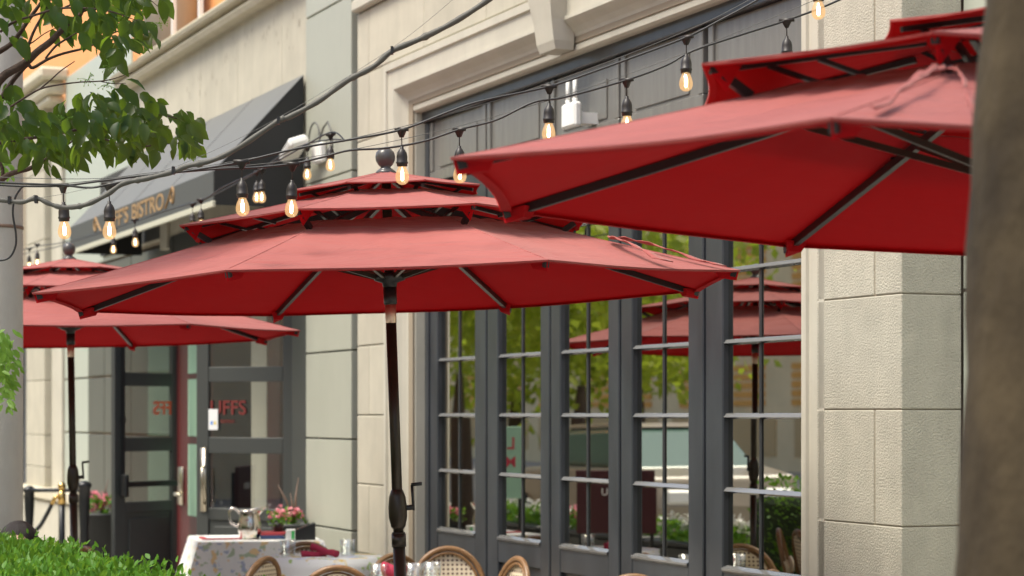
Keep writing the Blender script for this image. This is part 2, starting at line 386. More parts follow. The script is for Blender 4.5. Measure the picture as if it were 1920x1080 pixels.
# grey green pilaster and its joints
pj = [-1.6, -1.43, -.81, -.18, .435, 1.05, 1.67, 2.88, 4.4]
sp = [(U(578), U(664), R(a), R(b_)) for a, b_ in zip(pj[:-1], pj[1:])]
courses('pilaster_panels', M['panel'], sp, c=.004, gap=.012, v0=-.02, dep=.11)
q = MB(); q.box(U(664.5), U(669.5), .02, .08, 0, R(4.4)); q.build('shadow_gap', M['gap'], bld)
# door bay stone band, cornice, parapet, orange upper storey
sp = []
for x0, x1 in zip([U(243), U(262), U(309), U(375), U(446), U(529)], [U(262), U(309), U(375), U(446), U(529), U(577)]): sp.append((x0, x1, R(1.6), R(3.17)))
q = MB()
for (u0, u1, z0, z1) in sp: q.box(u0+.005, u1-.005, -.001, .027, z0, z1, c=.004)
band = q.build('stone_band', M['stone'], bld)
q = MB()
# pin holes and stains left by old lettering
_g = [(440, 90, 5), (465, 80, 6), (500, 62, 6), (520, 55, 5), (545, 70, 4), (400, 140, 7), (425, 128, 8), (380, 160, 5), (555, 45, 4), (358, 160, 4)]
for cx, cy, k in _g:
    for i in range(k):
        px, py = cx+random.uniform(-8, 8), cy+random.uniform(-26, 26); a = U(px); z = H(px, py); w_, h_ = random.uniform(.004, .014), random.uniform(.01, .035)
        pts_ = [(a+w_*math.cos(t), -.0022, z+h_*math.sin(t)) for t in np.linspace(0, 2*PI, 9)[:-1]]; q.add(pts_, [tuple(range(8))])
q.build('letter_stain', mat('faint lettering stain', (.36, .32, .25), .9), bld)['kind'] = 'stuff'
q = MB(); x0, x1 = U(238), U(579)
q.extrude_profile([(3.165, .0), (3.165, -.10), (3.20, -.125), (3.235, -.10), (3.245, -.06), (3.262, -.06), (3.262, -.16), (3.29, -.175), (3.30, -.16), (3.31, -.02), (3.48, .10), (3.50, .10), (3.50, .45)],
    [lambda r_, v: (x0, v, R(r_)), lambda r_, v: (x1, v, R(r_))]); q.add([(x0, -.1, R(3.17)), (x0, -.16, R(3.28)), (x0, .4, R(3.5)), (x0, .4, R(3.17))], [(0, 1, 2, 3)])
q.build('cornice', M['cornice'], bld)
q = MB(); q.box(-36, U(480), .9, 1.2, R(3.0), R(7)); q.build('upper_wall', M['orange'], bld)
q = MB(); q.lathe([(.28, R(3.3)), (.28, R(6.5))], 20, (U(312, .5), .55, 0)); q.build('round_column', M['stone_trim'], bld, True)
q = MB()
for px in (322, 372, 430, 500): q.box(U(px, .2)-.02, U(px, .2)+.02, .2, .24, R(3.45), R(4.1))
q.box(U(322, .2), U(560, .2), .2, .25, R(4.1), R(4.15)); q.build('balcony_rail', M['white'], bld)
# entrance bay wall panels under the awning
sp = []
ph = [-1.6, -.92, -.21, .38, 1.0, 1.56]
for i in range(len(ph)-1):
    for a, c_ in ((116, 160),): sp.append((U(a), U(c_), R(ph[i]), R(ph[i+1])))
courses('pale_panels', M['panel_pale'], sp, c=.004, gap=.02, v0=.03, dep=.025)
sp = []
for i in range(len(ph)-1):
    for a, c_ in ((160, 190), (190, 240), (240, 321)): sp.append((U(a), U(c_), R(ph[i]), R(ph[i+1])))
courses('entrance_panels', M['panel_awning_shade'], sp, c=.004, gap=.03, v0=.03, dep=.025)
sp = []
for i, (a, c_) in enumerate(zip([-1.6, -.62, -.25, .38, 1.2, 2.0, 2.8], [-.62, -.25, .38, 1.2, 2.0, 2.8, 3.55])): sp.append((U(62), U(96), R(a), R(c_)))
courses('corner_pilaster', M['stone'], sp, v0=-.08, dep=.14)
q = MB(); q.box(U(96.5), U(115), -.0, .05, 0, R(3.5), c=.01); q.build('stone_return', M['stone_trim'], bld)
q = MB(); q.box(U(40), U(118), -.2, .05, R(3.58), R(3.72), c=.03); q.box(U(44), U(114), -.14, .05, R(3.5), R(3.575), c=.02); q.box(U(38), U(122), -.28, .05, R(3.725), R(3.86), c=.03); q.build('pilaster_capital', M['cornice'], bld)
q = MB(); q.box(U(119), U(241), .02, .05, R(1.57), R(3.75), c=.01); q.build('grey_upper_panel', M['panel_pale'], bld)
q = MB(); q.box(U(52), U(158), -.16, .028, R(-.98), R(-.85), c=.02); q.build('plinth_ledge', M['cornice'], bld)
q = MB(); q.box(U(54), U(156), -.12, .028, 0, R(-1.0), c=.01); q.build('plinth', M['stone_trim'], bld)
# far shop window strip at the left
q = MB()
q.box(-28, U(61), -.0, .058, 0, R(1.5)); q.build('far_window_frame', M['frame'], bld)
q = MB()
for k in range(3): q.box(U(44)-k*.9-.7, U(44)-k*.9, -.008, -.003, R(-.9), R(1.0))
q.build('far_window_pane', M['glass'], bld)
# entrance: dark jambs, mint interior, black band for the awning's shade
q = MB(); q.box(U(550), U(576), -.01, .3, 0, R(1.57)); q.box(U(322), U(328), -.02, .3, 0, R(1.57)); q.box(U(322), U(576), -.015, .28, R(1.45), R(1.6)); q.build('entrance_frame', M['frame_dark'], bld)
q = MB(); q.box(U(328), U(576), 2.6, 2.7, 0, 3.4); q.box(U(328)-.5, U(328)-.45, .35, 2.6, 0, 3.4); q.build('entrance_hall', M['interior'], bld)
q = MB(); q.box(U(320), U(410), .05, .09, R(1.62), R(2.6)); q.build('mint_panel', M['mint'], bld)
q = MB(); q.box(U(306), U(319), -.03, .06, R(1.5), R(2.6)); q.build('transom_post', M['stone_trim'], bld)
q = MB(); q.box(U(411), U(572), .04, .09, R(1.62), R(2.6)); q.build('red_fascia', M['red_paint'], bld)
q = MB(); q.box(U(190), U(305), -.012, .02, R(1.62), R(2.42)); q.build('awning_shade_band', M['gap'], bld)  # black sheet on the wall painting in the shade under the awning
q = MB(); q.box(U(471, .1), U(500, .1), .10, .2, 0, R(1.4)); q.build('cream_inner_column', M['stone_trim'], bld)
q = MB(); q.box(U(502, .1), U(524, .1), .10, .2, 0, R(1.4)); q.build('red_inner_post', M['red_paint'], bld)

# ---- doors. W2L converts a world point to the building's own frame
def W2L(p): d = Vector(p)-O; return Vector((d.dot(UX), d.dot(VX), p[2]))
def leaf_frame(p0, p1):
    """matrix: x from p0 to p1 (left to right), y away from the camera, z up, origin at the foot of p0, in building space"""
    a = W2L((p0.x, p0.y, 0)); b_ = W2L((p1.x, p1.y, 0)); x = (b_-a).normalized(); z = Vector((0, 0, 1)); y = z.cross(x)
    m = Matrix.Identity(4)
    for i in range(3): m[i][0] = x[i]; m[i][1] = y[i]; m[i][2] = z[i]; m[i][3] = a[i]
    return m, (b_-a).length
def door(name, p0, p1, rails, topz, botz, sl_, sr_, m, label):
    mt, W_ = leaf_frame(p0, p1)
    q = MB()
    q.box(0, sl_, 0, .045, botz, topz, c=.004, M_=mt); q.box(W_-sr_, W_, 0, .045, botz, topz, c=.004, M_=mt)
    for z0, z1 in rails: q.box(sl_+.001, W_-sr_-.001, .002, .043, z0, z1, c=.004, M_=mt)
    q.box(sl_+.002, W_-sr_-.002, .016, .03, botz+.12, sorted(rails)[1][0]+.01, M_=mt)
    q.box(sl_+.05, W_-sr_-.05, .006, .0155, rails[0][1]+.05, sorted(rails)[1][0]-.05, c=.006, M_=mt)
    d = q.build(name, m, bld); d['label'] = label
    gp = MB(); zs = sorted(rails)
    for (a0, a1), (b0, b1) in zip(zs[1:-1], zs[2:]):
        if True: gp.box(sl_, W_-sr_, .018, .026, a1, b0, M_=mt)
    gl = gp.build('door_pane', M['glass_door'], d)
    return d, mt, W_
def zz(py, Y): return EYE+(HZ-py)*Y/F
Yr = 16.9
dR, mR, wR = door('entrance_door', P(368, 0, 17.0), P(562, 0, 16.6), [(.02, .25), (zz(975, Yr), zz(953, Yr)), (zz(850, Yr), zz(820, Yr)), (zz(716, Yr), zz(688, Yr)), (zz(560, Yr), zz(540, Yr))], zz(538, Yr), .02, .11, .15, M['frame_dark'], 'charcoal entrance door with long brass pull handle standing open')
q = MB(); q.box(.045, .095, -.012, -.001, zz(960, Yr), zz(840, Yr), M_=mR)
q.tube([mR @ Vector((.085, -.01, zz(945, Yr))), mR @ Vector((.095, -.06, zz(943, Yr))), mR @ Vector((.095, -.065, zz(900, Yr))), mR @ Vector((.095, -.06, zz(878, Yr))), mR @ Vector((.085, -.01, zz(875, Yr)))], .010); q.build('pull_handle', M['nickel'], dR, True)
q = MB(); q.box(.115, .20, -.004, -.001, zz(806, Yr), zz(767, Yr), M_=mR); q.build('door_notice', M['paper'], dR)
q = MB(); q.box(.135, .155, -.006, -.0045, zz(796, Yr), zz(790, Yr), M_=mR); q.build('blue_square', M['blue_dot'], dR)
q = MB(); q.box(.165, .185, -.006, -.0045, zz(796, Yr), zz(790, Yr), M_=mR); q.build('yellow_square', M['yellow_dot'], dR)
def tm(mt, x, y, z): return mt @ Matrix.Translation((x, y, z)) @ Matrix.Rotation(PI/2, 4, 'X')
text('door_lettering', 'UFFS', .155, M['dull_letter'], dR, tm(mR, .118, .010, zz(777, Yr)), .0015, (1.02, 1))
text('door_lettering', 'BISTRO', .035, M['dull_letter'], dR, tm(mR, .215, .010, zz(793, Yr)), .001, (1.1, 1))
Yl = 18.9
dL, mL, wL = door('entrance_door', P(215, 0, 18.6), P(326, 0, 19.2), [(.02, .22), (zz(960, Yl), zz(940, Yl)), (zz(846, Yl), zz(820, Yl)), (zz(724, Yl), zz(699, Yl)), (zz(560, Yl), zz(540, Yl))], zz(538, Yl), .02, .13, .02, M['frame_dark'], 'charcoal entrance door with black push bar seen from its inner side')
q = MB(); q.box(.05, .10, -.08, -.001, zz(930, Yl), zz(888, Yl), c=.01, M_=mL); q.box(.10, wL-.01, -.055, -.02, zz(912, Yl), zz(902, Yl), M_=mL)
q.box(.075, .092, -.03, -.002, zz(888, Yl), zz(640, Yl), M_=mL); q.box(.065, .10, -.035, -.002, zz(792, Yl), zz(782, Yl), M_=mL); q.build('push_bar', M['black_metal'], dL)
mm = mL @ Matrix.Translation((wL-.012, .010, zz(777, Yl))) @ Matrix.Rotation(PI/2, 4, 'X') @ Matrix.Diagonal((-1, 1, 1, 1))
text('door_lettering', 'FFS', .165, M['orange_letter'], dL, mm, .0015, (1.0, 1))
# cream lined inner porch seen through the open leaf, red inner door
q = MB(); pm = W2L(P(322, 0, 19.9)); q.box(U(322)+.02, U(368)+.3, .02, .07, 0, R(1.44), c=.005)
dI = q.build('inner_door', M['red_paint'], bld); dI['label'] = 'dark red inner door with lever handle between the open charcoal doors'
q = MB(); uu = U(350); q.box(uu, U(366), .012, .018, R(.35), R(1.2)); q.box(uu, U(366), .012, .018, R(-.2), R(.30)); q.box(uu, U(366), .012, .018, R(-.9), R(-.27)); q.build('inner_door_pane', M['mint_sign'], dI)
q = MB(); uu = U(336); q.box(uu-.07, uu+.10, .0, .018, R(-.82), R(-.48), c=.005)
q.tube([(uu+.02, .01, R(-.72)), (uu+.02, -.06, R(-.72)), (uu+.26, -.06, R(-.72))], .014); q.build('lever_handle', M['nickel'], dI, True)

# ---- awning
fp, bt = -.71, R(1.5)
au0, au1 = U(132, fp), U(401, fp); wu1 = U(577); wu0 = au0
tz, vz = R(2.48), R(1.745)
q = MB(); q.add([(wu0, -.03, tz), (wu1, -.03, tz), (au1, fp, vz), (au0, fp, vz)], [(0, 3, 2, 1)])
q.add([(wu0, -.03, tz-.012), (wu1, -.03, tz-.012), (au1, fp+.01, vz-.006), (au0, fp+.01, vz-.006)], [(0, 1, 2, 3)])
aw = q.build('awning', M['awning'], bld); aw['label'] = 'sloping charcoal cloth awning over the entrance'
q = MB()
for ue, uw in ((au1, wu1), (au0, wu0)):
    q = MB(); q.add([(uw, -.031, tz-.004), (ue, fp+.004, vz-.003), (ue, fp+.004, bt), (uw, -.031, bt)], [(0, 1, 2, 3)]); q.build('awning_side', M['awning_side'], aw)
q = MB(); q.box(au0, au1, fp-.004, fp+.004, bt+.03, vz); q.build('valance', M['valance'], aw)
q = MB(); q.box(au0, au1+.004, fp-.012, fp+.012, bt-.015, bt+.03, c=.004); q.build('awning_edge', M['piping'], aw)
q = MB()
for k in range(1, 4):
    a = k/4; x_ = wu0+(wu1-wu0)*a; y_ = au0+(au1-au0)*a
    q.bar((x_, -.04, tz+.000), (y_, fp-.002, vz+.0005), .006, .002)
q.build('awning_seam', M['awning'], aw)
zb = H(190, 443, fp)
mt = Matrix.Translation((0, fp-.007, 0)) @ Matrix.Rotation(PI/2, 4, 'X')
ub, ue = U(203, fp), U(248, fp)
hh = .165
t1 = text('lettering', "UFF'S", .185, M['gold'], aw, Matrix.Translation((ub, fp-.007, R(1.60))) @ Matrix.Rotation(PI/2, 4, 'X'), .002, (1, 1))
wd = max(v.co.x for v in t1.data.vertices)-min(v.co.x for v in t1.data.vertices)
sc1 = (U(241, fp)-ub)/wd
for v in t1.data.vertices: v.co.x = ub+(v.co.x-ub)*sc1
t2 = text('lettering', "BISTRO", .185, M['gold'], aw, Matrix.Translation((ue, fp-.007, R(1.60))) @ Matrix.Rotation(PI/2, 4, 'X'), .002, (1, 1))
wd = max(v.co.x for v in t2.data.vertices)-min(v.co.x for v in t2.data.vertices)
sc2 = (U(307, fp)-ue)/wd
for v in t2.data.vertices: v.co.x = ue+(v.co.x-ue)*sc2
def scroll(u0, u1, flip):
    pts = []
    for i in range(30):
        t = i/29
        if t < .45: x = t/.45*.55; z = .0+.14*(t/.45)**1.2
        else:
            a = (t-.45)/.55*1.6*PI; rr = .07*(1-.5*(t-.45)/.55); x = .55+ (math.sin(a)*rr)*2.2; z = .14-.07+math.cos(a)*rr
        x = x if not flip else 1-x
        pts.append((u0+(u1-u0)*x, fp-.008, R(1.60)+z))
    return pts
q = MB(); q.tube(scroll(U(311, fp), U(336, fp), False), .010, 6); q.build('scroll_ornament', M['gold'], aw); q = MB(); q.tube(scroll(U(172, fp), U(192, fp), True), .010, 6); q.build('scroll_ornament', M['gold'], aw)

# ---- folding windows
VW = .12
def muntin_h(q, u0, u1, z, v, m=0, hgt=.020):
    # bevelled glazing bar, its upper slope coloured paler as a sky highlight
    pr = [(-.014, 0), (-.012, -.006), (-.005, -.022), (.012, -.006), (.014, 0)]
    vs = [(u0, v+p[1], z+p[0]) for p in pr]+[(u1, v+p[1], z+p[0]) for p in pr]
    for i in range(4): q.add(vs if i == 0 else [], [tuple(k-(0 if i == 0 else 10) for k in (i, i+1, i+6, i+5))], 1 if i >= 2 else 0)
def muntin_v(q, u, z0, z1, v):
    pr = [(-.011, 0), (-.011, -.004), (-.005, -.009), (.005, -.009), (.011, -.004), (.011, 0)]
    vs = [(u+p[0], v+p[1], z0) for p in pr]+[(u+p[0], v+p[1], z1) for p in pr]
    q.add(vs, [(i+1, i, i+6, i+7) for i in range(5)])
leafs = [(806, 910.5, 820, 890), (913.5, 1029.5, 933, 1013), (1032.5, 1160, 1050, 1140), (1164, 1318, 1185, 1290), (1328, 1500, 1355, 1485)]
rows = [-.729, -.363, -.013, .336, .675, 1.03, 1.38]
ords = ['folding window leaf beside the left stone jamb', 'second folding window leaf from the left jamb', 'middle folding window leaf', 'folding window leaf left of the wide double post', 'folding window leaf beside the right stone jamb']
for i, (a, b_, g0, g1) in enumerate(leafs):
    u0, u1, h0, h1 = U(a, VW), U(b_, VW), U(g0, VW), U(g1, VW)
    if i == 4: u1 = U(1487)+.03; h1 = U(1487)-.015; u1 = max(u1, h1+.05)
    q = MB(); d = .05
    q.box(u0, h0, VW, VW+d, .03, R(1.46), c=.006); q.box(h1, u1, VW, VW+d, .03, R(1.46), c=.006)
    q.box(h0+.001, h1-.001, VW+.003, VW+d-.003, R(-.88), R(rows[0])-.0, c=.004)
    q.box(h0+.001, h1-.001, VW+.003, VW+d-.003, .03, .2, c=.004)
    q.box(h0+.001, h1-.001, VW+.003, VW+d-.003, R(rows[-1]), R(1.46), c=.004)
    q.box(h0+.002, h1-.002, VW+.022, VW+d-.006, .2, R(-.88))
    q.box(h0+.05, h1-.05, VW+.010, VW+.0215, .26, R(-.94), c=.008)
    fr = q.build('folding_window', M['frame'], bld); fr['label'] = ords[i]
    q = MB()
    # sloping sill bead under the lowest lights
    q.add([(h0, VW-.008, R(rows[0])-.004), (h1, VW-.008, R(rows[0])-.004), (h1, VW+.025, R(rows[0])+.010), (h0, VW+.025, R(rows[0])+.010), (h0, VW-.007, R(rows[0])-.014), (h1, VW-.007, R(rows[0])-.014), (h1, VW+.004, R(rows[0])-.026), (h0, VW+.004, R(rows[0])-.026)], [(0, 1, 2, 3), (4, 5, 1, 0), (7, 6, 5, 4)])
    q.build('sill_bead', M['bead'], fr)
    for r_ in rows[1:-1]:
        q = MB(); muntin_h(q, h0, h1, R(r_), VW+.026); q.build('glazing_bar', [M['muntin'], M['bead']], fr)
    q = MB()
    hm = (h0+h1)/2 if i < 4 else U(1417, VW)
    muntin_v(q, hm, R(rows[0]), R(rows[-1]), VW+.0285)
    q.build('glazing_bar', M['muntin'], fr)
    q = MB()
    # each light very slightly out of true, as old glass is
    for r0, r1 in zip(rows[:-1], rows[1:]):
        for x0_, x1_ in ((h0, hm), (hm, h1)):
            t1_, t2_ = random.uniform(-.0002, .0002), random.uniform(-.0003, .0003)
            q.add([(x0_, VW+.030+t1_, R(r0)), (x1_, VW+.030-t1_, R(r0)), (x1_, VW+.030-t1_+t2_, R(r1)), (x0_, VW+.030+t1_+t2_, R(r1))], [(0, 1, 2, 3)])
    q.build('pane', M['glass'], fr)
    # transom panel above
    q = MB(); q.box(u0, u1, VW-.002, VW+.05, R(1.475), R(1.54), c=.004)
    q.box(u0, u0+.05, VW-.002, VW+.05, R(1.541), R(1.86), c=.004); q.box(u1-.05, u1, VW-.002, VW+.05, R(1.541), R(1.86), c=.004)
    q.box(u0+.051, u1-.051, VW+.012, VW+.02, R(1.541), R(1.86)); 
    q.box(u0+.16, u1-.16, VW+.004, VW+.0115, R(1.56), R(1.77), c=.003)
    q.build('transom_panel', M['transom'], bld)
q = MB(); q.box(uW0, uW1+.1, VW-.03, VW+.06, R(1.865), R(1.98), c=.006); q.box(uW0+.001, U(806, VW)-.004, VW-.01, VW+.06, 0, R(1.86), c=.004)
for x_ in (912, 1031, 1162, 1323): q.box(U(x_, VW)-.006, U(x_, VW)+.006, VW+.02, VW+.06, 0, R(1.86))
q.box(U(1320, VW), U(1326, VW), VW+.01, VW+.06, 0, R(1.47)); q.build('window_frame', M['frame'], bld)
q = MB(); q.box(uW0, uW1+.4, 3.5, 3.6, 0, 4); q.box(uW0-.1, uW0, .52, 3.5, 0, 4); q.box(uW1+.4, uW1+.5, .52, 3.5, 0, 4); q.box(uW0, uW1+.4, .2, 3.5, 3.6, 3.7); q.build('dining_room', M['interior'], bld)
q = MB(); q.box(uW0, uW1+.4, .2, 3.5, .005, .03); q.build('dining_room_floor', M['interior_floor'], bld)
# ---- right pier of rough stone, pale panel beyond
vP = -.05; p0, p1, pm = U(1531, vP), U(1690, vP), U(1639, vP)
pj = [-1.6, -1.38, -.915, -.448, .015, .473, .93, 1.39, 1.85, 2.3, 2.76, 3.3]
q = MB(); gp = .004
for i, (a, c_) in enumerate(zip(pj[:-1], pj[1:])):
    if i % 2 == 1: segs = [(p0, pm), (pm, p1)]
    else: segs = [(p0, p1)]
    for s0, s1 in segs:
        last = s1 == p1
        q.box(s0+(gp/2 if s0 == p0 else .005), s1-(.005 if not last else 0.0), vP, .232 if last else vP+.12, R(a)+gp/2, R(c_)-gp/2, c=.004)
q.build('rough_stone_pier', M['rough_stone'], bld)
q = MB(); q.box(p0+.01, p1-.008, vP+.006, .225, 0, R(3.3)); q.build('pier_mortar', M['joint'], bld)
q = MB()
for a, c_ in zip([-1.6, -.74, -.11, .49, 1.1, 2.3], [-.74, -.11, .49, 1.1, 2.3, 3.3]): q.box(p1+.005, 4.5, .236, .30, R(a)+.006, R(c_)-.006, c=.003)
q.build('pale_side_panels', M['panel_pale'], bld)
q = MB(); q.box(p1-.1, 6, .31, .5, 0, R(3.3)); q.build('side_wall', M['gap'], bld)

# ---------------------------------------------------------------- umbrellas
uu_ = thing('patio_umbrella', 'large three tiered red umbrella in the middle with dark finial and bronze crank pole', 'umbrella', group='red three tiered patio umbrellas')
RIM = 2.08
def oct_tier(name, r0, z0, r1, z1, sag, parent, seed, hem=.0, edge_in=.020):
    rg = random.Random(seed); q = MB(); ns, ntt = 14, 10
    ph = [rg.uniform(0, 6) for _ in range(8)]
    for k in range(8):
        a0, a1 = k*PI/4, (k+1)*PI/4
        vs = []; fs = []
        for j in range(ntt+1):
            t = j/ntt
            for i in range(ns+1):
                s = i/ns
                rr = r0+(r1-r0)*t
                x = rr*((1-s)*math.cos(a0)+s*math.cos(a1)); y = rr*((1-s)*math.sin(a0)+s*math.sin(a1))
                z = z0+(z1-z0)*(t**.93)
                sg = math.sin(PI*s)
                z -= sag*sg*math.sin(PI*min(1, t*.9))
                pull = edge_in*sg*t*t; x *= 1-pull; y *= 1-pull
                z += .0025*math.sin(9*s*PI+ph[k])*sg*(1-t)*r1+.0018*math.sin(5*s+7*t+ph[k])*sg*r1*(1-t**3)
                z += .0015*r1*sg*t**6*math.sin(ph[k]*3+s*4)
                vs.append((x, y, RIM+z))
        W_ = ns+1
        for j in range(ntt):
            for i in range(ns): fs.append((j*W_+i, (j+1)*W_+i, (j+1)*W_+i+1, j*W_+i+1))
        q.add(vs, fs, 0)
        if hem:
            for (ta, tb) in ((1-hem, 1.0),):
                hv = []
                for i in range(W_):
                    for q_, t_ in ((0, ta), (1, tb)):
                        A_ = Vector(vs[(ntt-1)*W_+i]); B_ = Vector(vs[ntt*W_+i]); f = (t_*ntt-(ntt-1)); p_ = A_.lerp(B_, f); hv.append(p_+Vector((0, 0, .0018+(0 if q_ else .0004*math.sin(i*2.3)))))
                hb = [v-Vector((0, 0, .0018)) for v in hv[::2]]
                q.add(hv, [(2*i, 2*i+1, 2*i+3, 2*i+2) for i in range(ns)], 0)
                q.add(hv[::2]+hb, [(i, i+1, i+1+W_, i+W_) for i in range(ns)], 0)
        # underside sheet, 2.5 mm below, same outline, joined by a rim strip
        o = [(v[0], v[1], v[2]-.003) for v in vs]
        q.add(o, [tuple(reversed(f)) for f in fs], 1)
        e0 = [vs[ntt*W_+i] for i in range(W_)]; e1 = [(v[0]*.998, v[1]*.998, v[2]-.005) for v in e0]
        q.add(e0+e1, [(i, i+W_, i+W_+1, i+1) for i in range(ns)], 0)
        e2 = [(v[0]*.9975, v[1]*.9975, v[2]-.0052) for v in e0]; e3 = [(v[0]*.975, v[1]*.975, v[2]-.006+(.232*.025*v[0]/max(.01,abs(v[0]))*0)) for v in e0]
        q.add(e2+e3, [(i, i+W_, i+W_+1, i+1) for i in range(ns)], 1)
        q.tube([(( r0+(r1-r0)*t)*math.cos(a0), (r0+(r1-r0)*t)*math.sin(a0), RIM+z0+(z1-z0)*(t**.93)-.0002) for t in [i/10 for i in range(11)]], .0022, 5, 0)
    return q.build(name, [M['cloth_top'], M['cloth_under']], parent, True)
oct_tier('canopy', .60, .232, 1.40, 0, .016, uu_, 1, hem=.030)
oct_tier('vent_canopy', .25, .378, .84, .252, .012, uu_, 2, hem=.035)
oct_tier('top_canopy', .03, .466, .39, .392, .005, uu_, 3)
def rz(r): return RIM+.232*(1.4-r)/.80-.018
for k in range(8):
    a = k*PI/4; c_, s_ = math.cos(a), math.sin(a)
    q = MB()
    q.bar((.05*c_, .05*s_, rz(.05)-.02), (1.385*c_, 1.385*s_, rz(1.385)), .016, .022)
    q.build('rib', M['rib'], uu_)
    q = MB()
    q.bar((.30*c_, .30*s_, RIM+.350), (.82*c_, .82*s_, RIM+.238), .016, .014)
    q.bar((.56*c_, .56*s_, rz(.56)+.01), (.68*c_, .68*s_, RIM+.262), .014, .010)
    q.bar((.46*c_, .46*s_, rz(.46)+.01), (.56*c_, .56*s_, RIM+.288), .014, .010)
    q.bar((.72*c_, .72*s_, rz(.72)+.012), (.79*c_, .79*s_, RIM+.232), .018, .02)
    q.bar((.06*c_, .06*s_, RIM+.44), (.36*c_, .36*s_, RIM+.374), .014, .012)
    q.bar((.24*c_, .24*s_, RIM+.345), (.31*c_, .31*s_, RIM+.382), .012, .010)
    q.build('vent_rib', M['rib'], uu_)
    q = MB()
    q.bar((.05*c_, .05*s_, RIM+.055), (.60*c_, .60*s_, rz(.60)-.008), .013, .016)
    q.build('strut', M['bronze'], uu_)
    q = MB(); rr = 1.395
    vs = [Vector((rr*c_, rr*s_, RIM+.0)), Vector((1.31*c_-.035*s_, 1.31*s_+.035*c_, RIM+.008)), Vector((1.31*c_+.035*s_, 1.31*s_-.035*c_, RIM+.008)),
          Vector((1.385*c_, 1.385*s_, RIM-.036)), Vector((1.32*c_-.020*s_, 1.32*s_+.020*c_, RIM-.022)), Vector((1.32*c_+.020*s_, 1.32*s_-.020*c_, RIM-.022))]
    q.add(vs, [(0, 1, 4, 3), (0, 3, 5, 2), (3, 4, 5), (1, 2, 5, 4)])
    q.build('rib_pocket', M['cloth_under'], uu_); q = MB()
    q.add([Vector((.835*c_, .835*s_, RIM+.252)), Vector((.76*c_-.035*s_, .76*s_+.035*c_, RIM+.250)), Vector((.76*c_+.035*s_, .76*s_-.035*c_, RIM+.250)), Vector((.78*c_, .78*s_, RIM+.195)), ], [(0, 1, 3), (0, 3, 2), (1, 2, 3)])
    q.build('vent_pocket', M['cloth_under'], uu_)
# tie straps lying on one panel
q = MB()
def onpanel(x, t):       # x -1..1 across, t 0 inner..1 outer
    a0, a1 = 0, PI/4; s = .5+x/2; rr = .60+.80*t
    return Vector((rr*((1-s)*math.cos(a0)+s*math.cos(a1)), rr*((1-s)*math.sin(a0)+s*math.sin(a1)), RIM+.232*(1-t)+.010))
def strap(apex, tails):
    q = MB()
    for ti, (bx, bt_) in enumerate(tails):
        sg = 1 if bx > apex[0] else -1; vs = []
        for i in range(17):
            t = i/16; x = apex[0]+(bx-apex[0])*(t**.75); tt = apex[1]+(bt_-apex[1])*(t**1.35)
            lift = .022*math.sin(PI*min(1, t*1.15))**.7 if t < .87 else .003; lift += .004*math.sin(i*1.7+ti)
            a = onpanel(x, tt)+Vector((0, 0, lift)); b_ = onpanel(x+.035*(1+.3*math.sin(i)), tt+.045)+Vector((0, 0, lift*.45+.004))
            vs += [a, b_, a+Vector((0, 0, -.0035)), b_+Vector((0, 0, -.0035))]
        q.add(vs, [f for i in range(16) for f in ((4*i, 4*i+1, 4*i+5, 4*i+4), (4*i+2, 4*i+6, 4*i+7, 4*i+3), (4*i, 4*i+4, 4*i+6, 4*i+2), (4*i+1, 4*i+3, 4*i+7, 4*i+5))], 0)
    return q
q = strap((.93, .40), ((.25, .94), (.80, .96)))
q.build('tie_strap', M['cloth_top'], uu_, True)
# pole, collar, crank, hub, finial
q = MB(); q.tube([(0, 0, .04), (0, 0, 1.12)], .024, 16); q.tube([(0, 0, 1.10), (0, 0, RIM-.12)], .0205, 16); q.tube([(0, 0, RIM-.05), (0, 0, RIM+.45)], .019, 16); q.build('pole', M['bronze'], uu_, True)
q = MB(); q.tube([(0, 0, 1.085), (0, 0, 1.135)], .0285, 16); q.tube([(0, 0, 1.135), (0, 0, 1.142)], .026, 16); q.build('pole_joint', M['bronze'], uu_, True)
q = MB(); q.lathe([(.019, RIM-.125), (.0215, RIM-.12), (.0215, RIM-.052), (.019, RIM-.048)], 16); q.build('tilt_collar', M['chrome'], uu_, True)
q = MB(); q.lathe([(.02, RIM+.0), (.024, RIM+.01), (.030, RIM+.035), (.060, RIM+.045), (.062, RIM+.068), (.03, RIM+.075)], 16); q.build('runner', M['rib'], uu_, True)
q = MB(); q.lathe([(.022, RIM-.05), (.026, RIM-.045), (.026, RIM+.02)], 16); q.build('runner_sleeve', M['rib'], uu_, True)
q = MB(); q.lathe([(.02, RIM+.33), (.055, RIM+.335), (.055, RIM+.37), (.02, RIM+.375)], 16); q.build('hub', M['rib'], uu_, True)
q = MB(); q.lathe([(.03, RIM+.452), (.045, RIM+.462), (.034, RIM+.474), (.018, RIM+.486), (.028, RIM+.496), (.037, RIM+.512), (.039, RIM+.528), (.035, RIM+.545), (.024, RIM+.558), (.008, RIM+.565)], 20); q.build('finial', M['cap'], uu_, True)
q = MB(); q.lathe([(.02, .55+.60), (.030, .565+.60), (.038, .60+.60), (.0385, .64+.60), (.034, .68+.60), (.025, .705+.60), (.02, .71+.60)], 18, (0, 0, 0), sx=.95, sy=.95); ck = q.build('crank_housing', M['bronze'], uu_, True)
q = MB(); q.tube([(.02, 0, 1.235), (.062, 0, 1.238)], .011, 10); q.bar((.062, 0, 1.225), (.058, 0, 1.325), .010, .010, up=(0, 1, 0)); q.tube([(.056, 0, 1.325), (.098, 0, 1.328)], .0075, 10); ch = q.build('crank_handle', M['rib'], uu_, True)
q = MB(); q.lathe([(.26, 0.0), (.26, .04), (.22, .06), (.06, .075), (.035, .09), (.035, .35), (.026, .36)], 24); q.build('base', M['black_metal'], uu_, True)
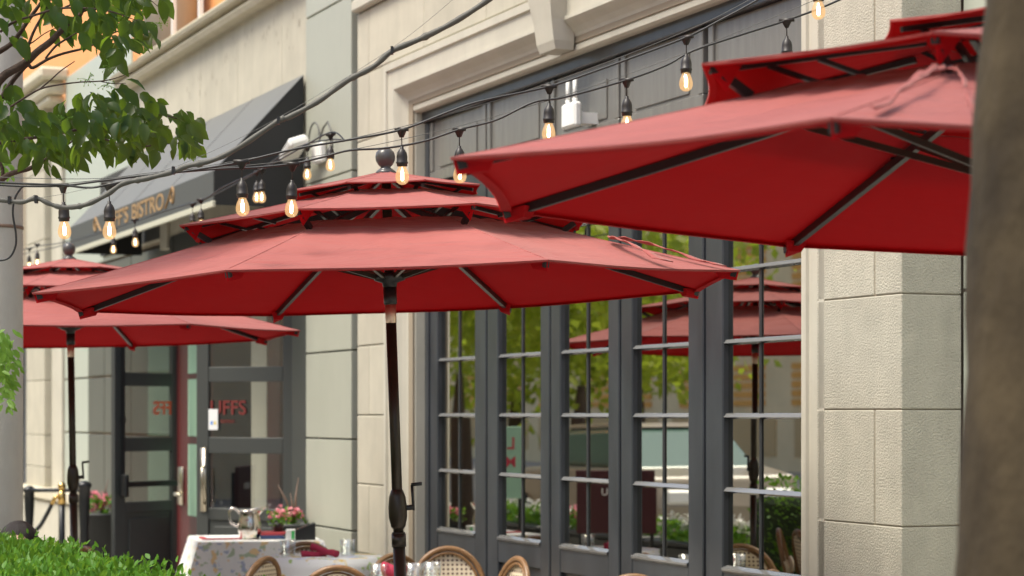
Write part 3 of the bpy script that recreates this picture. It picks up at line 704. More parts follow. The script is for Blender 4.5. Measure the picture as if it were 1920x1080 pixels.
def place_umb(o, X, Y, h, phi, tx, ty, psi):
    n = Vector((-tx, -ty, 1)).normalized(); c = Vector((X, Y, EYE+h))
    qn = Vector((0, 0, 1)).rotation_difference(n)
    o.location = c-n*RIM; o.rotation_mode = 'QUATERNION'
    o.rotation_quaternion = qn @ Quaternion((0, 0, 1), psi)
d45 = PI/4
phi1, phi3, phi2 = 3.584, 3.441, 3.822
u3 = dup(uu_, 'nearest and highest red umbrella on the right, partly behind the blurred brown trunk')
u2 = dup(uu_, 'red umbrella farthest back at the left, half hidden behind the grey post')
_s3 = strap((-.97, .22), ((-.90, .93), (-.55, .96))).build('tie_strap', M['cloth_top'], None, True)
_c = [c for c in bpy.data.objects if c.parent == u3 and c.name.startswith('tie_strap')][0]; _c.data = _s3.data; bpy.data.objects.remove(_s3)
place_umb(uu_, -.476, 8.532, .474, phi1, .036, -.011, phi1-6*d45)
place_umb(u3, 1.206, 5.042, .477, phi3, -.046, -.005, phi3-7*d45)
place_umb(u2, -2.646, 13.108, .46, phi2, .020, -.013, phi2)
# turn each crank so its handle points to the right of the pole as in the photo
for root, psi in ((uu_, phi1-6*d45), (u3, phi3-7*d45), (u2, phi2)):
    for ch_ in [c for c in bpy.data.objects if c.parent == root and c.name.startswith('crank')]: ch_.rotation_euler.z = -psi

# ---------------------------------------------------------------- string lights
def catpts(pts, n=6):
    out = []; m = len(pts)
    for i in range(m-1):
        p0_, p1_, p2_, p3_ = pts[max(i-1, 0)], pts[i], pts[i+1], pts[min(i+2, m-1)]
        for k in range(n):
            t = k/n; out.append(.5*((2*p1_)+(p2_-p0_)*t+(2*p0_-5*p1_+4*p2_-p3_)*t*t+(3*p1_-p0_-3*p2_+p3_)*t**3))
    out.append(pts[-1]); return out
M['bulb_glass'] = mat('lit amber bulb glass', (.9, .6, .3), .1)
_n = M['bulb_glass'].node_tree.nodes; _l = M['bulb_glass'].node_tree.links; _n.remove(_n['Principled BSDF'])
_t = _n.new('ShaderNodeBsdfTransparent'); _t.inputs[0].default_value = (1, .88, .7, 1); _e = _n.new('ShaderNodeEmission'); _e.inputs[0].default_value = (1, .62, .30, 1); _e.inputs[1].default_value = .8
_g = _n.new('ShaderNodeBsdfGlossy'); _g.inputs['Roughness'].default_value = .03
_a = _n.new('ShaderNodeMixShader'); _a.inputs[0].default_value = .35; _l.new(_t.outputs[0], _a.inputs[1]); _l.new(_e.outputs[0], _a.inputs[2])
_b = _n.new('ShaderNodeMixShader'); _b.inputs[0].default_value = .08; _l.new(_a.outputs[0], _b.inputs[1]); _l.new(_g.outputs[0], _b.inputs[2]); _l.new(_b.outputs[0], _n['Material Output'].inputs[0])
M['filament'] = mat('glowing filament', (1, .8, .5), emit=14, ecol=(1, .78, .45))
sq = MB(); sq.lathe([(.006, -.055), (.006, -.062), (.010, -.066), (.016, -.076), (.0185, -.088), (.0185, -.105), (.0203, -.107), (.0203, -.111), (.018, -.113), (.018, -.121), (.012, -.122)], 14)
sq.lathe([(.002, .0), (.002, -.058)], 6)
sq.box(-.026, .026, -.006, .006, -.006, .006); sq.add([(-.016, -.006, -.005), (.016, -.006, -.005), (.005, -.005, -.026), (-.005, -.005, -.026), (-.016, .006, -.005), (.016, .006, -.005), (.005, .005, -.026), (-.005, .005, -.026)], [(0, 3, 2, 1), (4, 5, 6, 7), (0, 4, 7, 3), (1, 2, 6, 5), (3, 7, 6, 2)])
SOCK = sq.build('lamp_socket', M['socket'], None, True)
bq = MB(); bq.lathe([(.0125, -.121), (.0140, -.127), (.0190, -.138), (.0225, -.151), (.0228, -.162), (.019, -.173), (.011, -.180), (.003, -.182)], 16)
BULB = bq.build('bulb', M['bulb_glass'], None, True)
fq = MB(); fq.lathe([(.0012, -.126), (.003, -.134), (.0055, -.141), (.0055, -.165), (.002, -.169)], 8)
FIL = fq.build('filament', M['filament'], None, True)
# the first socket, bulb and filament are moved into place, later ones are copies
used = [False]
def lamp(root, pos, rz_, tilt, s=1):
    if not used[0]: a, b_, c_ = SOCK, BULB, FIL; used[0] = True
    else:
        a, b_, c_ = SOCK.copy(), BULB.copy(), FIL.copy()
        for o in (a, b_, c_): C.objects.link(o)
    a.parent = root; a.location = pos; a.rotation_euler = (tilt, tilt*.6, rz_); a.scale = (s, s, s)
    for o in (b_, c_): o.parent = a; o.location = (0, 0, 0); o.rotation_euler = (0, 0, 0); o.scale = (1, 1, 1)
def string(name, label, ctrl, bulbs, r=.0037, wire=None, extra=None, group=None, s=1):
    """ctrl: world points of the cable; bulbs: world points of the hanging nodes"""
    root = thing(name, label, 'string lights', ctrl[0], group=group)
    o = Vector(ctrl[0]); q = MB(); q.tube([p-o for p in catpts([Vector(c) for c in ctrl])], r, 8)
    if extra:
        for e in extra: q.tube([p-o for p in catpts([Vector(c) for c in e])], r, 8)
    q.build('cable', M['cable'], root, True)
    if wire:
        q = MB(); q.tube([p-o for p in catpts([Vector(c) for c in wire])], .0012*s, 5); q.build('support_wire', M['wire'], root, True)
    for i, p in enumerate(bulbs):
        lamp(root, Vector(p)-o, random.uniform(-.5, .5)-.3, random.uniform(-.09, .09), s)
    return root
YA, YB = 7.25, 7.45
pA = [(-60, 338), (0, 342), (60, 345), (118, 347), (165, 352), (205, 346), (280, 330), (370, 318), (453, 303), (560, 278), (655, 262), (753, 243), (840, 210), (900, 190), (1030, 162), (1120, 132), (1180, 110), (1287, 70), (1350, 38), (1420, 0), (1534, -70), (1650, -140)]
string('string_lights', 'nearer and upper black cable of lit bulbs crossing above the middle umbrella', [P(x, y, YA) for x, y in pA],
       [P(x, y, YA) for x, y in ((205, 346), (453, 303), (753, 243), (1030, 162), (1287, 70), (1534, -66))],
       wire=[P(x, y, YA) for x, y in ((-60, 330), (205, 334), (453, 300), (753, 238), (1030, 156), (1287, 58), (1420, -8), (1650, -130))], group='near string lights')
pB = [(-60, 345), (0, 347), (40, 349), (118, 348), (200, 338), (300, 326), (420, 316), (480, 314), (548, 307), (600, 296), (655, 282), (720, 278), (790, 266), (861, 243), (930, 225), (1000, 192), (1060, 182), (1175, 150), (1250, 122), (1300, 95), (1400, 62), (1475, 38), (1560, 6), (1700, -60)]
string('string_lights', 'lower black cable of lit bulbs running behind the tip of the nearest umbrella', [P(x, y, YB) for x, y in pB],
       [P(x, y, YB) for x, y in ((118, 348), (548, 307), (861, 243), (1175, 150), (1475, 38))],
       wire=[P(x, y, YB) for x, y in ((-60, 341), (118, 344), (300, 322), (548, 300), (861, 236), (1175, 140), (1475, 22), (1700, -75))],
       extra=[[P(x, y, YB) for x, y in ((48, 349), (40, 352), (28, 372), (24, 400), (30, 440), (28, 465), (14, 485), (-20, 490))]], group='near string lights')
# farther strings along the awning and facade
def FP(px, py, v): y = Yat(U(px, v), v); return P(px, py, y)
vf = -1.25
pC = [(20, 486), (45, 476), (110, 462), (205, 432), (245, 418), (300, 400), (352, 382), (375, 378), (420, 356), (478, 325), (530, 290), (575, 270), (618, 262), (640, 262)]
string('string_lights', 'more distant cable of lit bulbs slanting in front of the awning lettering', [FP(x, y, vf) for x, y in pC],
       [FP(x, y, vf) for x, y in ((55, 466), (213, 430), (361, 382), (482, 322), (577, 275))], r=.004, group='far string lights')
pD = [(20, 474), (70, 462), (130, 452), (253, 416), (300, 398), (377, 376), (420, 350), (490, 318), (560, 280), (620, 248), (645, 262)]
string('string_lights', 'farthest cable of lit bulbs just above the awning edge', [FP(x, y, vf-.25) for x, y in pD],
       [FP(x, y, vf-.25) for x, y in ((70, 458), (253, 412), (377, 374), (491, 318), (620, 252))], r=.004, group='far string lights')

# thick grey cable
q = MB(); YC = 7.0
gp_ = [(-60, 372), (0, 375), (40, 379), (68, 372), (95, 383), (120, 389), (160, 384), (200, 365), (232, 344), (275, 335), (325, 322), (350, 312), (400, 300), (450, 275), (520, 228), (545, 218), (600, 188), (650, 152), (700, 125), (735, 96), (790, 72), (850, 42), (915, 0), (960, -40)]
base = P(-60, 372, YC); cp = catpts([P(x, y, YC)-base for x, y in gp_], 8)
q.tube(cp, [.0075+.0022*math.sin(i*.9)*.4+(.0035 if i % 23 == 0 else 0)+.001*i/len(cp)*2 for i in range(len(cp))], 10)
gc = q.build('overhead_cable', M['rope'], None, True, base); tag(gc, 'thick grey wrapped cable sagging from the top towards the grey post', 'cable')
q = MB(); q.tube([p-base for p in catpts([P(x, y, YC) for x, y in ((-60, 378), (66, 372), (180, 350), (330, 312), (520, 222), (735, 90), (860, -10))])], .0007, 5); q.build('support_wire', M['wire'], gc)
q = MB()
for x, y in ((68, 374), (18, 376), (325, 320), (522, 226), (735, 95)):
    q = MB(); c_ = P(x, y, YC)-base; q.box(c_.x-.004, c_.x+.004, c_.y-.011, c_.y+.011, c_.z-.012, c_.z+.013); q.build('cable_tie', M['cable'], gc)

# floodlight on the grey pilaster
fl = thing('floodlight', 'white outdoor floodlight with wire loops on the grey green pilaster', 'light', LW(U(612), -.03, 0), (0, 0, math.atan2(UX.y, UX.x)))
q = MB(); q.box(-.12, .08, -.045, .006, H(615, 305), H(615, 268), c=.012); q.build('mount', M['white'], fl)
q = MB(); mt = Matrix.Translation((-.16, -.16, H(592, 282))) @ Matrix.Rotation(-.35, 4, 'Y') @ Matrix.Rotation(.35, 4, 'X')
q.box(-.15, .13, -.08, .08, -.035, .035, c=.02, M_=mt); q.build('lamp_head', M['white'], fl)
q = MB(); zc = H(612, 262)
q.tube([(-.10+.13*math.cos(t), -.03, zc+.13*math.sin(t)) for t in np.linspace(-.6, 3.5, 18)], .007, 6); q.tube([(.02, -.03, zc-.02), (.12, -.03, zc+.07), (.22, -.03, zc+.10), (.31, -.03, zc), (.33, -.03, zc-.1)], .007, 6); q.build('wire_loop', M['wire'], fl, True)
# wifi access point
va = .02
ap = thing('access_point', 'white wireless access point with two upright antennas on the window transom', 'access point', LW(U(1080, va), va, 0), (0, 0, math.atan2(UX.y, UX.x)))
q = MB(); z0 = H(1080, 240, va); q.box(-.10, .08, -.045, 0, z0, H(1080, 193, va), c=.012); q.build('housing', M['white'], ap)
for dx in (-.03, .06):
    q = MB(); q.tube([(dx-.03, -.02, H(1080, 196, va)), (dx-.03, -.02, H(1080, 186, va))], .014, 10); q.tube([(dx-.03, -.02, H(1080, 188, va)), (dx-.03, -.02, H(1080, 150, va))], .0115, 10); q.build('antenna', M['white'], ap, True)
q = MB(); q.box(-.05, .05, .001, .11, z0+.02, z0+.08); q.build('bracket', M['white'], ap)

# ---------------------------------------------------------------- trees and posts
tr = thing('foreground_tree_trunk', 'blurred brown tree trunk close to the camera along the right edge', 'tree', P(1990, 775, 3.3)*Vector((1, 1, 0)) if False else (P(1990, 775, 3.3).x, 3.3, 0))
q = MB(); pts = []; rs = []
for i in range(40):
    z = i/39*3.6; py = HZ-(z-EYE)*F/3.3
    left = 1790+(1080-py)*(55/1080) if py < 1080 else 1790-(py-1080)*.01
    left += 5*math.sin(z*9)+4*math.sin(z*23+1)
    r = .125-.012*z/3.6; cx = (left-960)*3.3/F+r
    pts.append((cx-tr.location.x, .012*math.sin(z*4), z)); rs.append(r)
q.tube(pts, rs, 28); tk = q.build('trunk', M['trunk_near'], tr, True)
q = MB(); 
for (a, l_, e) in ((.6, 1.0, .5), (2.4, .9, .6), (4.2, 1.1, .5)):
    top = Vector(pts[-1]); q.tube([top-Vector((0, 0, .1)), top+Vector((math.cos(a)*.3, math.sin(a)*.3, .5)), top+Vector((math.cos(a)*l_, math.sin(a)*l_, 1.3))], [.07, .05, .02], 10)
q.build('limb', M['trunk_near'], tr, True)
n = 1500; th_ = rng.uniform(0, 2*PI, n); rr_ = rng.uniform(.1, 1.0, n)**.5*1.5
pos = np.stack([rr_*np.cos(th_)+.1, rr_*np.sin(th_), 4.6+rng.normal(0, .45, n)], 1); 
leaf_mesh('crown', M['leaf'], tr, pos, rng.normal(0, 1, (n, 3))*[1, 1, .4]+[0, 0, -.5], rng.normal(0, .4, (n, 3))+[0, 0, 1], rng.uniform(.07, .1, n), rng.uniform(.045, .06, n))

YP = 11.45
po = thing('concrete_post', 'pale grey stained round post at the left edge beside the farthest umbrella', 'post', ((42-960)*YP/F-.16, YP, 0))
q = MB(); q.tube([(0, 0, 0), (0, 0, 1), (0, 0, 2), (0, 0, 3.2), (0, 0, 5)], .16, 28); q.build('shaft', M['post'], po, True)
q = MB(); q.lathe([(.163, EYE+(HZ-430)*YP/F), (.163, EYE+(HZ-424)*YP/F)], 28); q.lathe([(.17, 0), (.19, .01), (.19, .1), (.165, .14)], 28); q.build('band', mat('rust stain', (.20, .13, .09), .9), po, True)

# dogwood style street tree whose leaves hang into the upper left
YT = 8.1
td = thing('street_tree', 'leafy green tree reaching in from the upper left with dark branches', 'tree', ((-150-960)*YT/F, YT+.1, 0))
o_ = Vector(td.location)
q = MB(); q.tube([Vector((0, 0, 0)), Vector((.02, 0, .9)), Vector((0, 0, 1.7)), Vector((-.03, 0, 2.4)), Vector((-.04, 0, 3.3))], [.085, .07, .065, .055, .035], 14); q.build('trunk', M['bark'], td, True)
brs = [([(-150, 330), (-60, 225), (0, 150), (22, 133), (50, 116), (70, 97), (95, 78), (110, 62), (127, 43)], [.022, .018, .0165, .0155, .0145, .0135, .0125, .0115, .0105], 0),
 ([(-150, 200), (-30, 112), (0, 96), (25, 78), (55, 35), (80, 0), (100, -40)], [.02, .013, .011, .0095, .008, .006, .005], .25),
 ([(-40, 260), (0, 190), (18, 160), (35, 138), (52, 122), (62, 127), (90, 111), (120, 100), (160, 90), (185, 78), (202, 67)], [.012, .011, .0095, .009, .007, .0065, .0055, .005, .0042, .0035, .0025], .1),
 ([(85, 110), (105, 86), (130, 70), (150, 58)], [.004, .0045, .0035, .002], .1),
 ([(20, 200), (45, 184), (75, 167), (110, 159), (150, 154), (190, 152), (215, 147), (248, 136)], [.004, .0038, .0034, .003, .0026, .0024, .002, .001], -.1),
 ([(75, 167), (95, 150), (115, 132), (140, 115)], [.003, .0028, .0024, .0015], -.1),
 ([(190, 153), (215, 157), (236, 156)], [.002, .0016, .001], -.1),
 ([(52, 118), (52, 92), (62, 62), (78, 32), (90, 10), (100, -20)], [.006, .006, .0055, .005, .004, .003], .05),
 ([(35, 92), (60, 80), (85, 62), (115, 48)], [.003, .0025, .002, .001], .05),
 ([(45, -5), (45, 30), (52, 40)], [.006, .006, .005], .2),
 ([(170, -30), (160, 0), (152, 24), (148, 30)], [.012, .010, .009, .007], .15), ([(152, 22), (178, 13)], [.007, .003], .15), ([(150, -25), (151, 12)], [.005, .004], .15),
 ([(-60, 380), (0, 338), (20, 326), (40, 320), (58, 315), (90, 296), (140, 262)], [.014, .012, .010, .009, .0085, .005, .003], 0),
 ([(4, 335), (5, 320), (0, 305), (-10, 290)], [.007, .007, .006, .005], 0),
 ([(-80, 300), (0, 268), (80, 256), (160, 240), (240, 225), (300, 215), (360, 232)], [.012, .007, .006, .005, .004, .003, .001], .1),
 ([(160, 240), (200, 262), (250, 275), (310, 270), (350, 268)], [.004, .0035, .003, .002, .001], 0),
 ([(0, 60), (25, 42), (60, 30), (120, 15), (200, 20), (260, 40)], [.005, .005, .0045, .004, .003, .001], -.1),
 ([(120, 15), (180, -10), (260, -10), (300, 15)], [.004, .003, .002, .001], .1),
 ([(200, 67), (230, 55), (262, 42)], [.003, .0025, .001], .1)]
for pl, rs, dy in brs:
    q = MB(); m_ = len(pl)
    pts = catpts([P(x, y, YT+dy)-o_ for x, y in pl], 4); rr = list(np.interp(np.linspace(0, m_-1, len(pts)), range(m_), rs))
    q.tube(pts, rr, 8); q.build('branch', M['bark'], td, True)
def inpoly(x, y, poly):
    c = False; j = len(poly)-1
    for i in range(len(poly)):
        xi, yi = poly[i]; xj, yj = poly[j]
        if (yi > y) != (yj > y) and x < (xj-xi)*(y-yi)/(yj-yi)+xi: c = not c
        j = i
    return c
polys = [([(-120, -200), (330, -180), (310, -60), (-120, -60)], 260), ([(-80, -60), (305, -60), (300, 15), (298, 50), (272, 80), (232, 88), (205, 100), (178, 92), (150, 78), (140, 45), (118, 25), (90, 28), (60, 20), (32, 30), (-80, 40)], 270),
         ([(-80, 20), (30, 28), (42, 60), (38, 95), (-10, 110), (-80, 120)], 36), ([(65, 50), (105, 20), (150, 45), (140, 75), (110, 70)], 16),
         ([(-80, 185), (10, 170), (40, 190), (90, 215), (150, 180), (215, 170), (255, 180), (290, 190), (330, 200), (372, 228), (385, 262), (360, 285), (300, 288), (250, 295), (180, 290), (140, 305), (95, 300), (60, 280), (-80, 290)], 390),
         ([(35, 265), (120, 262), (135, 300), (105, 320), (50, 300)], 24), ([(-60, 150), (20, 150), (25, 175), (-60, 180)], 8), ([(205, 95), (245, 90), (238, 130), (215, 130)], 7), ([(215, 160), (240, 155), (240, 185), (215, 185)], 5), ([(262, 50), (300, 55), (305, 75), (280, 80)], 5)]
pos = []; dirs = []; nr = []; L = []
for poly, n in polys:
    xs_ = [p[0] for p in poly]; ys_ = [p[1] for p in poly]; k = 0
    while k < n:
        x, y = random.uniform(min(xs_), max(xs_)), random.uniform(min(ys_), max(ys_))
        if not inpoly(x, y, poly): continue
        k += 1
        Yd = YT+random.uniform(-.35, .45)
        l_ = random.choice((random.uniform(.045, .07), random.uniform(.06, .094), random.uniform(.065, .094)))
        pos.append(P(x, y-8, Yd)-o_)
        a = random.uniform(-1, 1)
        dirs.append((a*.8+.25, random.uniform(-.5, .3), -1+random.uniform(0, .75))); nr.append((random.uniform(-.9, .9), -1+random.uniform(-.3, .9), random.uniform(.2, 1.2))); L.append(l_)
# the crown goes on above and to the left of the picture
n = 1100
q_ = rng.normal(0, 1, (n, 3)); q_ /= np.linalg.norm(q_, axis=1)[:, None]; q_ *= (rng.uniform(.35, 1, n)**.5)[:, None]*np.array([.8, .8, .6]); q_ += [-.95, .05, 3.4]
for p in q_:
    pos.append(Vector(p)); dirs.append((random.uniform(-1, 1), random.uniform(-1, 1), -.6)); nr.append((random.uniform(-.5, .5), random.uniform(-.5, .5), 1)); L.append(random.uniform(.06, .095))
L = np.array(L); leaf_mesh('crown', M['leaf'], td, np.array([list(p) for p in pos]), np.array(dirs), np.array(nr), L, L*rng.uniform(.48, .66, len(L)), curl=.30, fold=.22)
# tiny seed sprays
q = MB()
for (cx, cy) in ((165, 150), (200, 160), (205, 125), (232, 40), (90, 235), (120, 225), (222, 240), (20, 195), (300, 45)):
    q = MB()
    for k in range(16):
        a = random.uniform(0, 2*PI); d = random.uniform(4, 20); p = P(cx+math.cos(a)*d, cy+math.sin(a)*d*.7, YT-.1)-o_; c0 = P(cx, cy, YT-.1)-o_
        q.tube([c0, (c0+p)/2+Vector((0, 0, .004)), p], .0006, 4); q.lathe([(.0008, -.003), (.0022, 0), (.0008, .003)], 5, tuple(p))
    q.build('seed_spray', M['leaf_bright'], td)

# light green creeper hanging beside the post
YV = 9.3
vn = thing('hanging_creeper', 'bright light green creeper hanging over the grey post at the left edge', 'plant', P(0, 600, YV))
o_ = Vector(vn.location); q = MB(); pos = []; dirs = []; nr = []; L = []
for j in range(9):
    x0_ = random.uniform(-45, 22); y0_ = random.uniform(600, 640); ln = random.uniform(60, 150)*(1 if x0_ < 15 else .9); sl_ = random.uniform(.05, .28)
    line = [P(x0_+sl_*t*ln+3*math.sin(t*6+j), y0_+t*ln, YV+.1*math.sin(j*3)+.03*t)-o_ for t in np.linspace(0, 1, 8)]
    q.tube(line, .0013, 5)
    for p in line:
        for k in range(4):
            pos.append(p+Vector((random.uniform(-.03, .03), random.uniform(-.03, .03), random.uniform(-.02, .02)))); s_ = random.choice((-1, 1))
            dirs.append((s_*random.uniform(.3, 1), random.uniform(-.6, .3), -random.uniform(.3, 1.2))); nr.append((random.uniform(-.5, .5), -.7, .6)); L.append(random.uniform(.030, .055))
for k in range(26):
    pos.append(P(random.uniform(-5, 22), random.uniform(290, 335), YV)-o_); dirs.append((random.uniform(-1, 1), 0, -1)); nr.append((0, -1, .4)); L.append(.04)
q.build('stem', M['leaf_bright'], vn); L = np.array(L)
leaf_mesh('foliage', M['leaf_bright'], vn, np.array([list(p) for p in pos]), np.array(dirs), np.array(nr), L, L*.42)

# ---------------------------------------------------------------- clipped hedge
hd = thing('clipped_hedge', 'bright green clipped boxwood hedge in the lower left corner', 'hedge', LW(0, -3.4, 0), (0, 0, math.atan2(UX.y, UX.x)))
HT = 1.085
q = MB(); q.box(-6.6, 6, -.26, .26, .03, HT-.13, c=.05)
q.build('hedge_core', M['hedge_core'], hd)
n1 = 26000
uu = rng.uniform(-6.2, 3.2, n1); f_ = rng.uniform(0, 1, n1)
top = f_ < .62
hump = .022*np.sin(uu*5.1)+.018*np.sin(uu*11.7+1)+.012*np.sin(uu*23+2)-.085*np.clip(-uu/1.8, 0, 1)+.01
y_ = np.where(top, rng.uniform(-.30, .30, n1), np.where(rng.uniform(0, 1, n1) < .75, -.30+rng.normal(0, .02, n1), .30+rng.normal(0, .02, n1)))
z_ = np.where(top, HT+hump-.045*(np.abs(y_)/.3)**4+rng.normal(0, .018, n1)-.02, rng.uniform(HT-.42, HT-.03, n1))
spr = rng.uniform(0, 1, n1) < .05; z_ = np.where(spr & top, z_+rng.uniform(0, .045, n1), z_)
pos = np.stack([uu, y_, z_], 1)
out = np.stack([rng.normal(0, .7, n1), np.where(top, rng.normal(0, .5, n1), np.sign(y_)*.8), np.where(top, 1.0, .5)+rng.normal(0, .25, n1)], 1)
L = rng.uniform(.022, .036, n1)
leaf_mesh('foliage', M['hedge_leaf'], hd, pos, out, rng.normal(0, .6, (n1, 3))+[0, -.6, .5], L, L*.5, curl=.1)
n2 = 9000
uu = rng.uniform(-6.6, 6, n2); y_ = np.where(rng.uniform(0, 1, n2) < .3, rng.uniform(-.3, .3, n2), np.where(rng.uniform(0, 1, n2) < .5, -.29, .29)+rng.normal(0, .015, n2))
z_ = np.where(np.abs(y_) < .25, HT-.02+rng.normal(0, .02, n2), rng.uniform(.1, HT-.03, n2)); far = uu > -6.2
z_ = np.where(far & (np.abs(y_) < .25), .5, z_); z_ = np.where(far & (z_ > HT-.42), z_-.42, z_)
L = rng.uniform(.04, .06, n2)
leaf_mesh('foliage', M['hedge_leaf'], hd, np.stack([uu, y_, z_], 1), rng.normal(0, .6, (n2, 3))+np.stack([0*uu, np.sign(y_)*.5, 0*uu+.6], 1), rng.normal(0, .6, (n2, 3))+[0, -.3, .5], L, L*.55, curl=.1)

# ---------------------------------------------------------------- person seated behind the hedge
YH = 10.75
hc = P(34, 1012, YH)
pe = thing('person', 'dark haired person sitting bent over behind the hedge at the lower left', 'person', (hc.x, hc.y, 0))
me = bpy.data.meshes.new('body')
hz = hc.z
J = [(0, .28, .46, .14), (0, .20, .60, .13), (0, .12, .76, .14), (0, .03, .88, .11), (0, 0, .93, .055), (0, -.01, hz, .085),
     (.17, .05, .86, .06), (.24, -.10, .66, .045), (.14, -.28, .58, .035), (-.17, .05, .86, .06), (-.24, -.10, .66, .045), (-.14, -.28, .58, .035),
     (.10, .24, .46, .09), (.12, -.16, .47, .065), (.12, -.14, .12, .045), (-.10, .24, .46, .09), (-.12, -.16, .47, .065), (-.12, -.14, .12, .045), (.12, -.26, .05, .04), (-.12, -.26, .05, .04)]
ed = [(0, 1), (1, 2), (2, 3), (3, 4), (4, 5), (3, 6), (6, 7), (7, 8), (3, 9), (9, 10), (10, 11), (0, 12), (12, 13), (13, 14), (14, 18), (0, 15), (15, 16), (16, 17), (17, 19)]
me.from_pydata([(a, b_, c_) for a, b_, c_, r in J], ed, []); body = bpy.data.objects.new('body', me); C.objects.link(body); body.parent = pe
sk = body.modifiers.new('skin', 'SKIN')
for i, v in enumerate(me.skin_vertices[0].data): v.radius = (J[i][3], J[i][3]); v.use_root = (i == 0)
ss = body.modifiers.new('sub', 'SUBSURF'); ss.levels = 2; ss.render_levels = 2; me.materials.append(M['shirt'])
q = MB()
n_, m_ = 40, 26; vs = []
for j in range(m_+1):
    ph_ = PI*j/m_
    for i in range(n_):
        t = 2*PI*i/n_; rad = 1+.02*math.sin(t*9+j*.3)+.015*math.sin(t*17)
        vs.append((.098*math.sin(ph_)*math.cos(t)*rad, -.0+.105*math.sin(ph_)*math.sin(t)*rad+.015, .115*math.cos(ph_)-(.05 if ph_ > 2.0 and math.sin(t) > -.3 else 0)))
q.add(vs, [(j*n_+i, (j+1)*n_+i, (j+1)*n_+(i+1) % n_, j*n_+(i+1) % n_) for j in range(m_) for i in range(n_)])
q.build('hair', M['hair'], pe, True, (0, 0, hz-.02))
q = MB(); q.lathe([(.01, -.105), (.05, -.095), (.068, -.05), (.072, 0), (.06, .06), (.02, .09)], 20, sy=1.1); q.box(-.012, .012, -.10, -.07, -.04, .0, c=.006); q.build('face', M['skin'], pe, True, (0, -.035, hz-.045))

# ---------------------------------------------------------------- cane bistro chairs
ch0 = thing('bistro_chair', 'tmp', 'chair', group='cane bistro chairs')
def arch(rad, top, base, lean, n=28, y0=.19):
    out = []
    for i in range(n+1):
        t = PI*i/n; x = -rad*math.cos(t); z = base+(top-base)*math.sin(t)**.8
        out.append(Vector((x, y0+lean*(z-.45), z)))
    return out
q = MB(); q.tube([Vector((-.20, .17, 0)), Vector((-.205, .18, .3)), Vector((-.21, .19, .47))]+[p for p in arch(.215, .835, .52, .22)]+[Vector((.21, .19, .47)), Vector((.205, .18, .3)), Vector((.20, .17, 0))], .0165, 10); q.build('back_frame', M['rattan'], ch0, True)
q = MB(); q.tube(arch(.188, .808, .50, .22), .0085, 8); q.tube([Vector((-.188, .205, .505)), Vector((0, .225, .505)), Vector((.188, .205, .505))], .009, 8); q.build('inner_back_frame', M['rattan'], ch0, True)
wm = bpy.data.materials.new('cream woven cane'); wm.use_nodes = True; wn = wm.node_tree.nodes; wl = wm.node_tree.links
tc = wn.new('ShaderNodeTexCoord'); mp = wn.new('ShaderNodeMapping'); mp.inputs['Scale'].default_value = (38, 0, 38); wl.new(tc.outputs['Object'], mp.inputs[0])
vv = wn.new('ShaderNodeTexVoronoi'); vv.voronoi_dimensions = '3D'; vv.inputs['Randomness'].default_value = 0; vv.inputs['Scale'].default_value = 1; wl.new(mp.outputs[0], vv.inputs['Vector'])
cr = wn.new('ShaderNodeValToRGB'); cr.color_ramp.elements[0].position = .24; cr.color_ramp.elements[1].position = .32; cr.color_ramp.elements[0].color = (.10, .05, .04, 1); cr.color_ramp.elements[1].color = (.68, .58, .42, 1)
wl.new(vv.outputs['Distance'], cr.inputs[0]); wl.new(cr.outputs[0], wn['Principled BSDF'].inputs['Base Color']); wn['Principled BSDF'].inputs['Roughness'].default_value = .6
q = MB(); A = arch(.186, .806, .505, .22); n = len(A); rows_ = 8
vs = []
for j in range(rows_+1):
    k = j/rows_
    for p in A:
        c_ = Vector((p.x*(1-k), p.y+.025*(1-(p.x/.19)**2)*k, p.z*(1-k)+.51*k)); c_.y = .19+.22*(c_.z-.45)+.02*(1-(c_.x/.19)**2); vs.append(c_)
q.add(vs, [(j*n+i, j*n+i+1, (j+1)*n+i+1, (j+1)*n+i) for j in range(rows_) for i in range(n-1)])
q.build('woven_back', wm, ch0, True)
q = MB(); q.tube([Vector((.0+.215*math.cos(t), .215*math.sin(t)-.01, .455)) for t in np.linspace(0, 2*PI, 29)], .016, 8); q.build('seat_ring', M['rattan'], ch0, True)
q = MB(); q.lathe([(.02, .452), (.2, .454), (.205, .462), (.02, .464)], 24); q.build('seat', wm, ch0, True)
for sx in (-1, 1):
    q = MB(); q.tube([Vector((sx*.17, -.15, .45)), Vector((sx*.18, -.17, .2)), Vector((sx*.185, -.18, 0))], .0135, 8); q.build('front_leg', M['rattan'], ch0, True)
    q = MB(); q.tube([Vector((sx*.214, .195, .53)), Vector((sx*.215, .20, .60)), Vector((sx*.2135, .215, .635))], .019, 8); q.build('binding', M['cream_rattan'], ch0, True)
q = MB(); q.tube([Vector((-.183, -.175, .18)), Vector((.183, -.175, .18))], .008, 6); q.tube([Vector((-.183, -.175, .2)), Vector((-.2, .17, .2))], .008, 6); q.tube([Vector((.183, -.175, .2)), Vector((.2, .17, .2))], .008, 6); q.build('stretcher', M['rattan'], ch0, True)
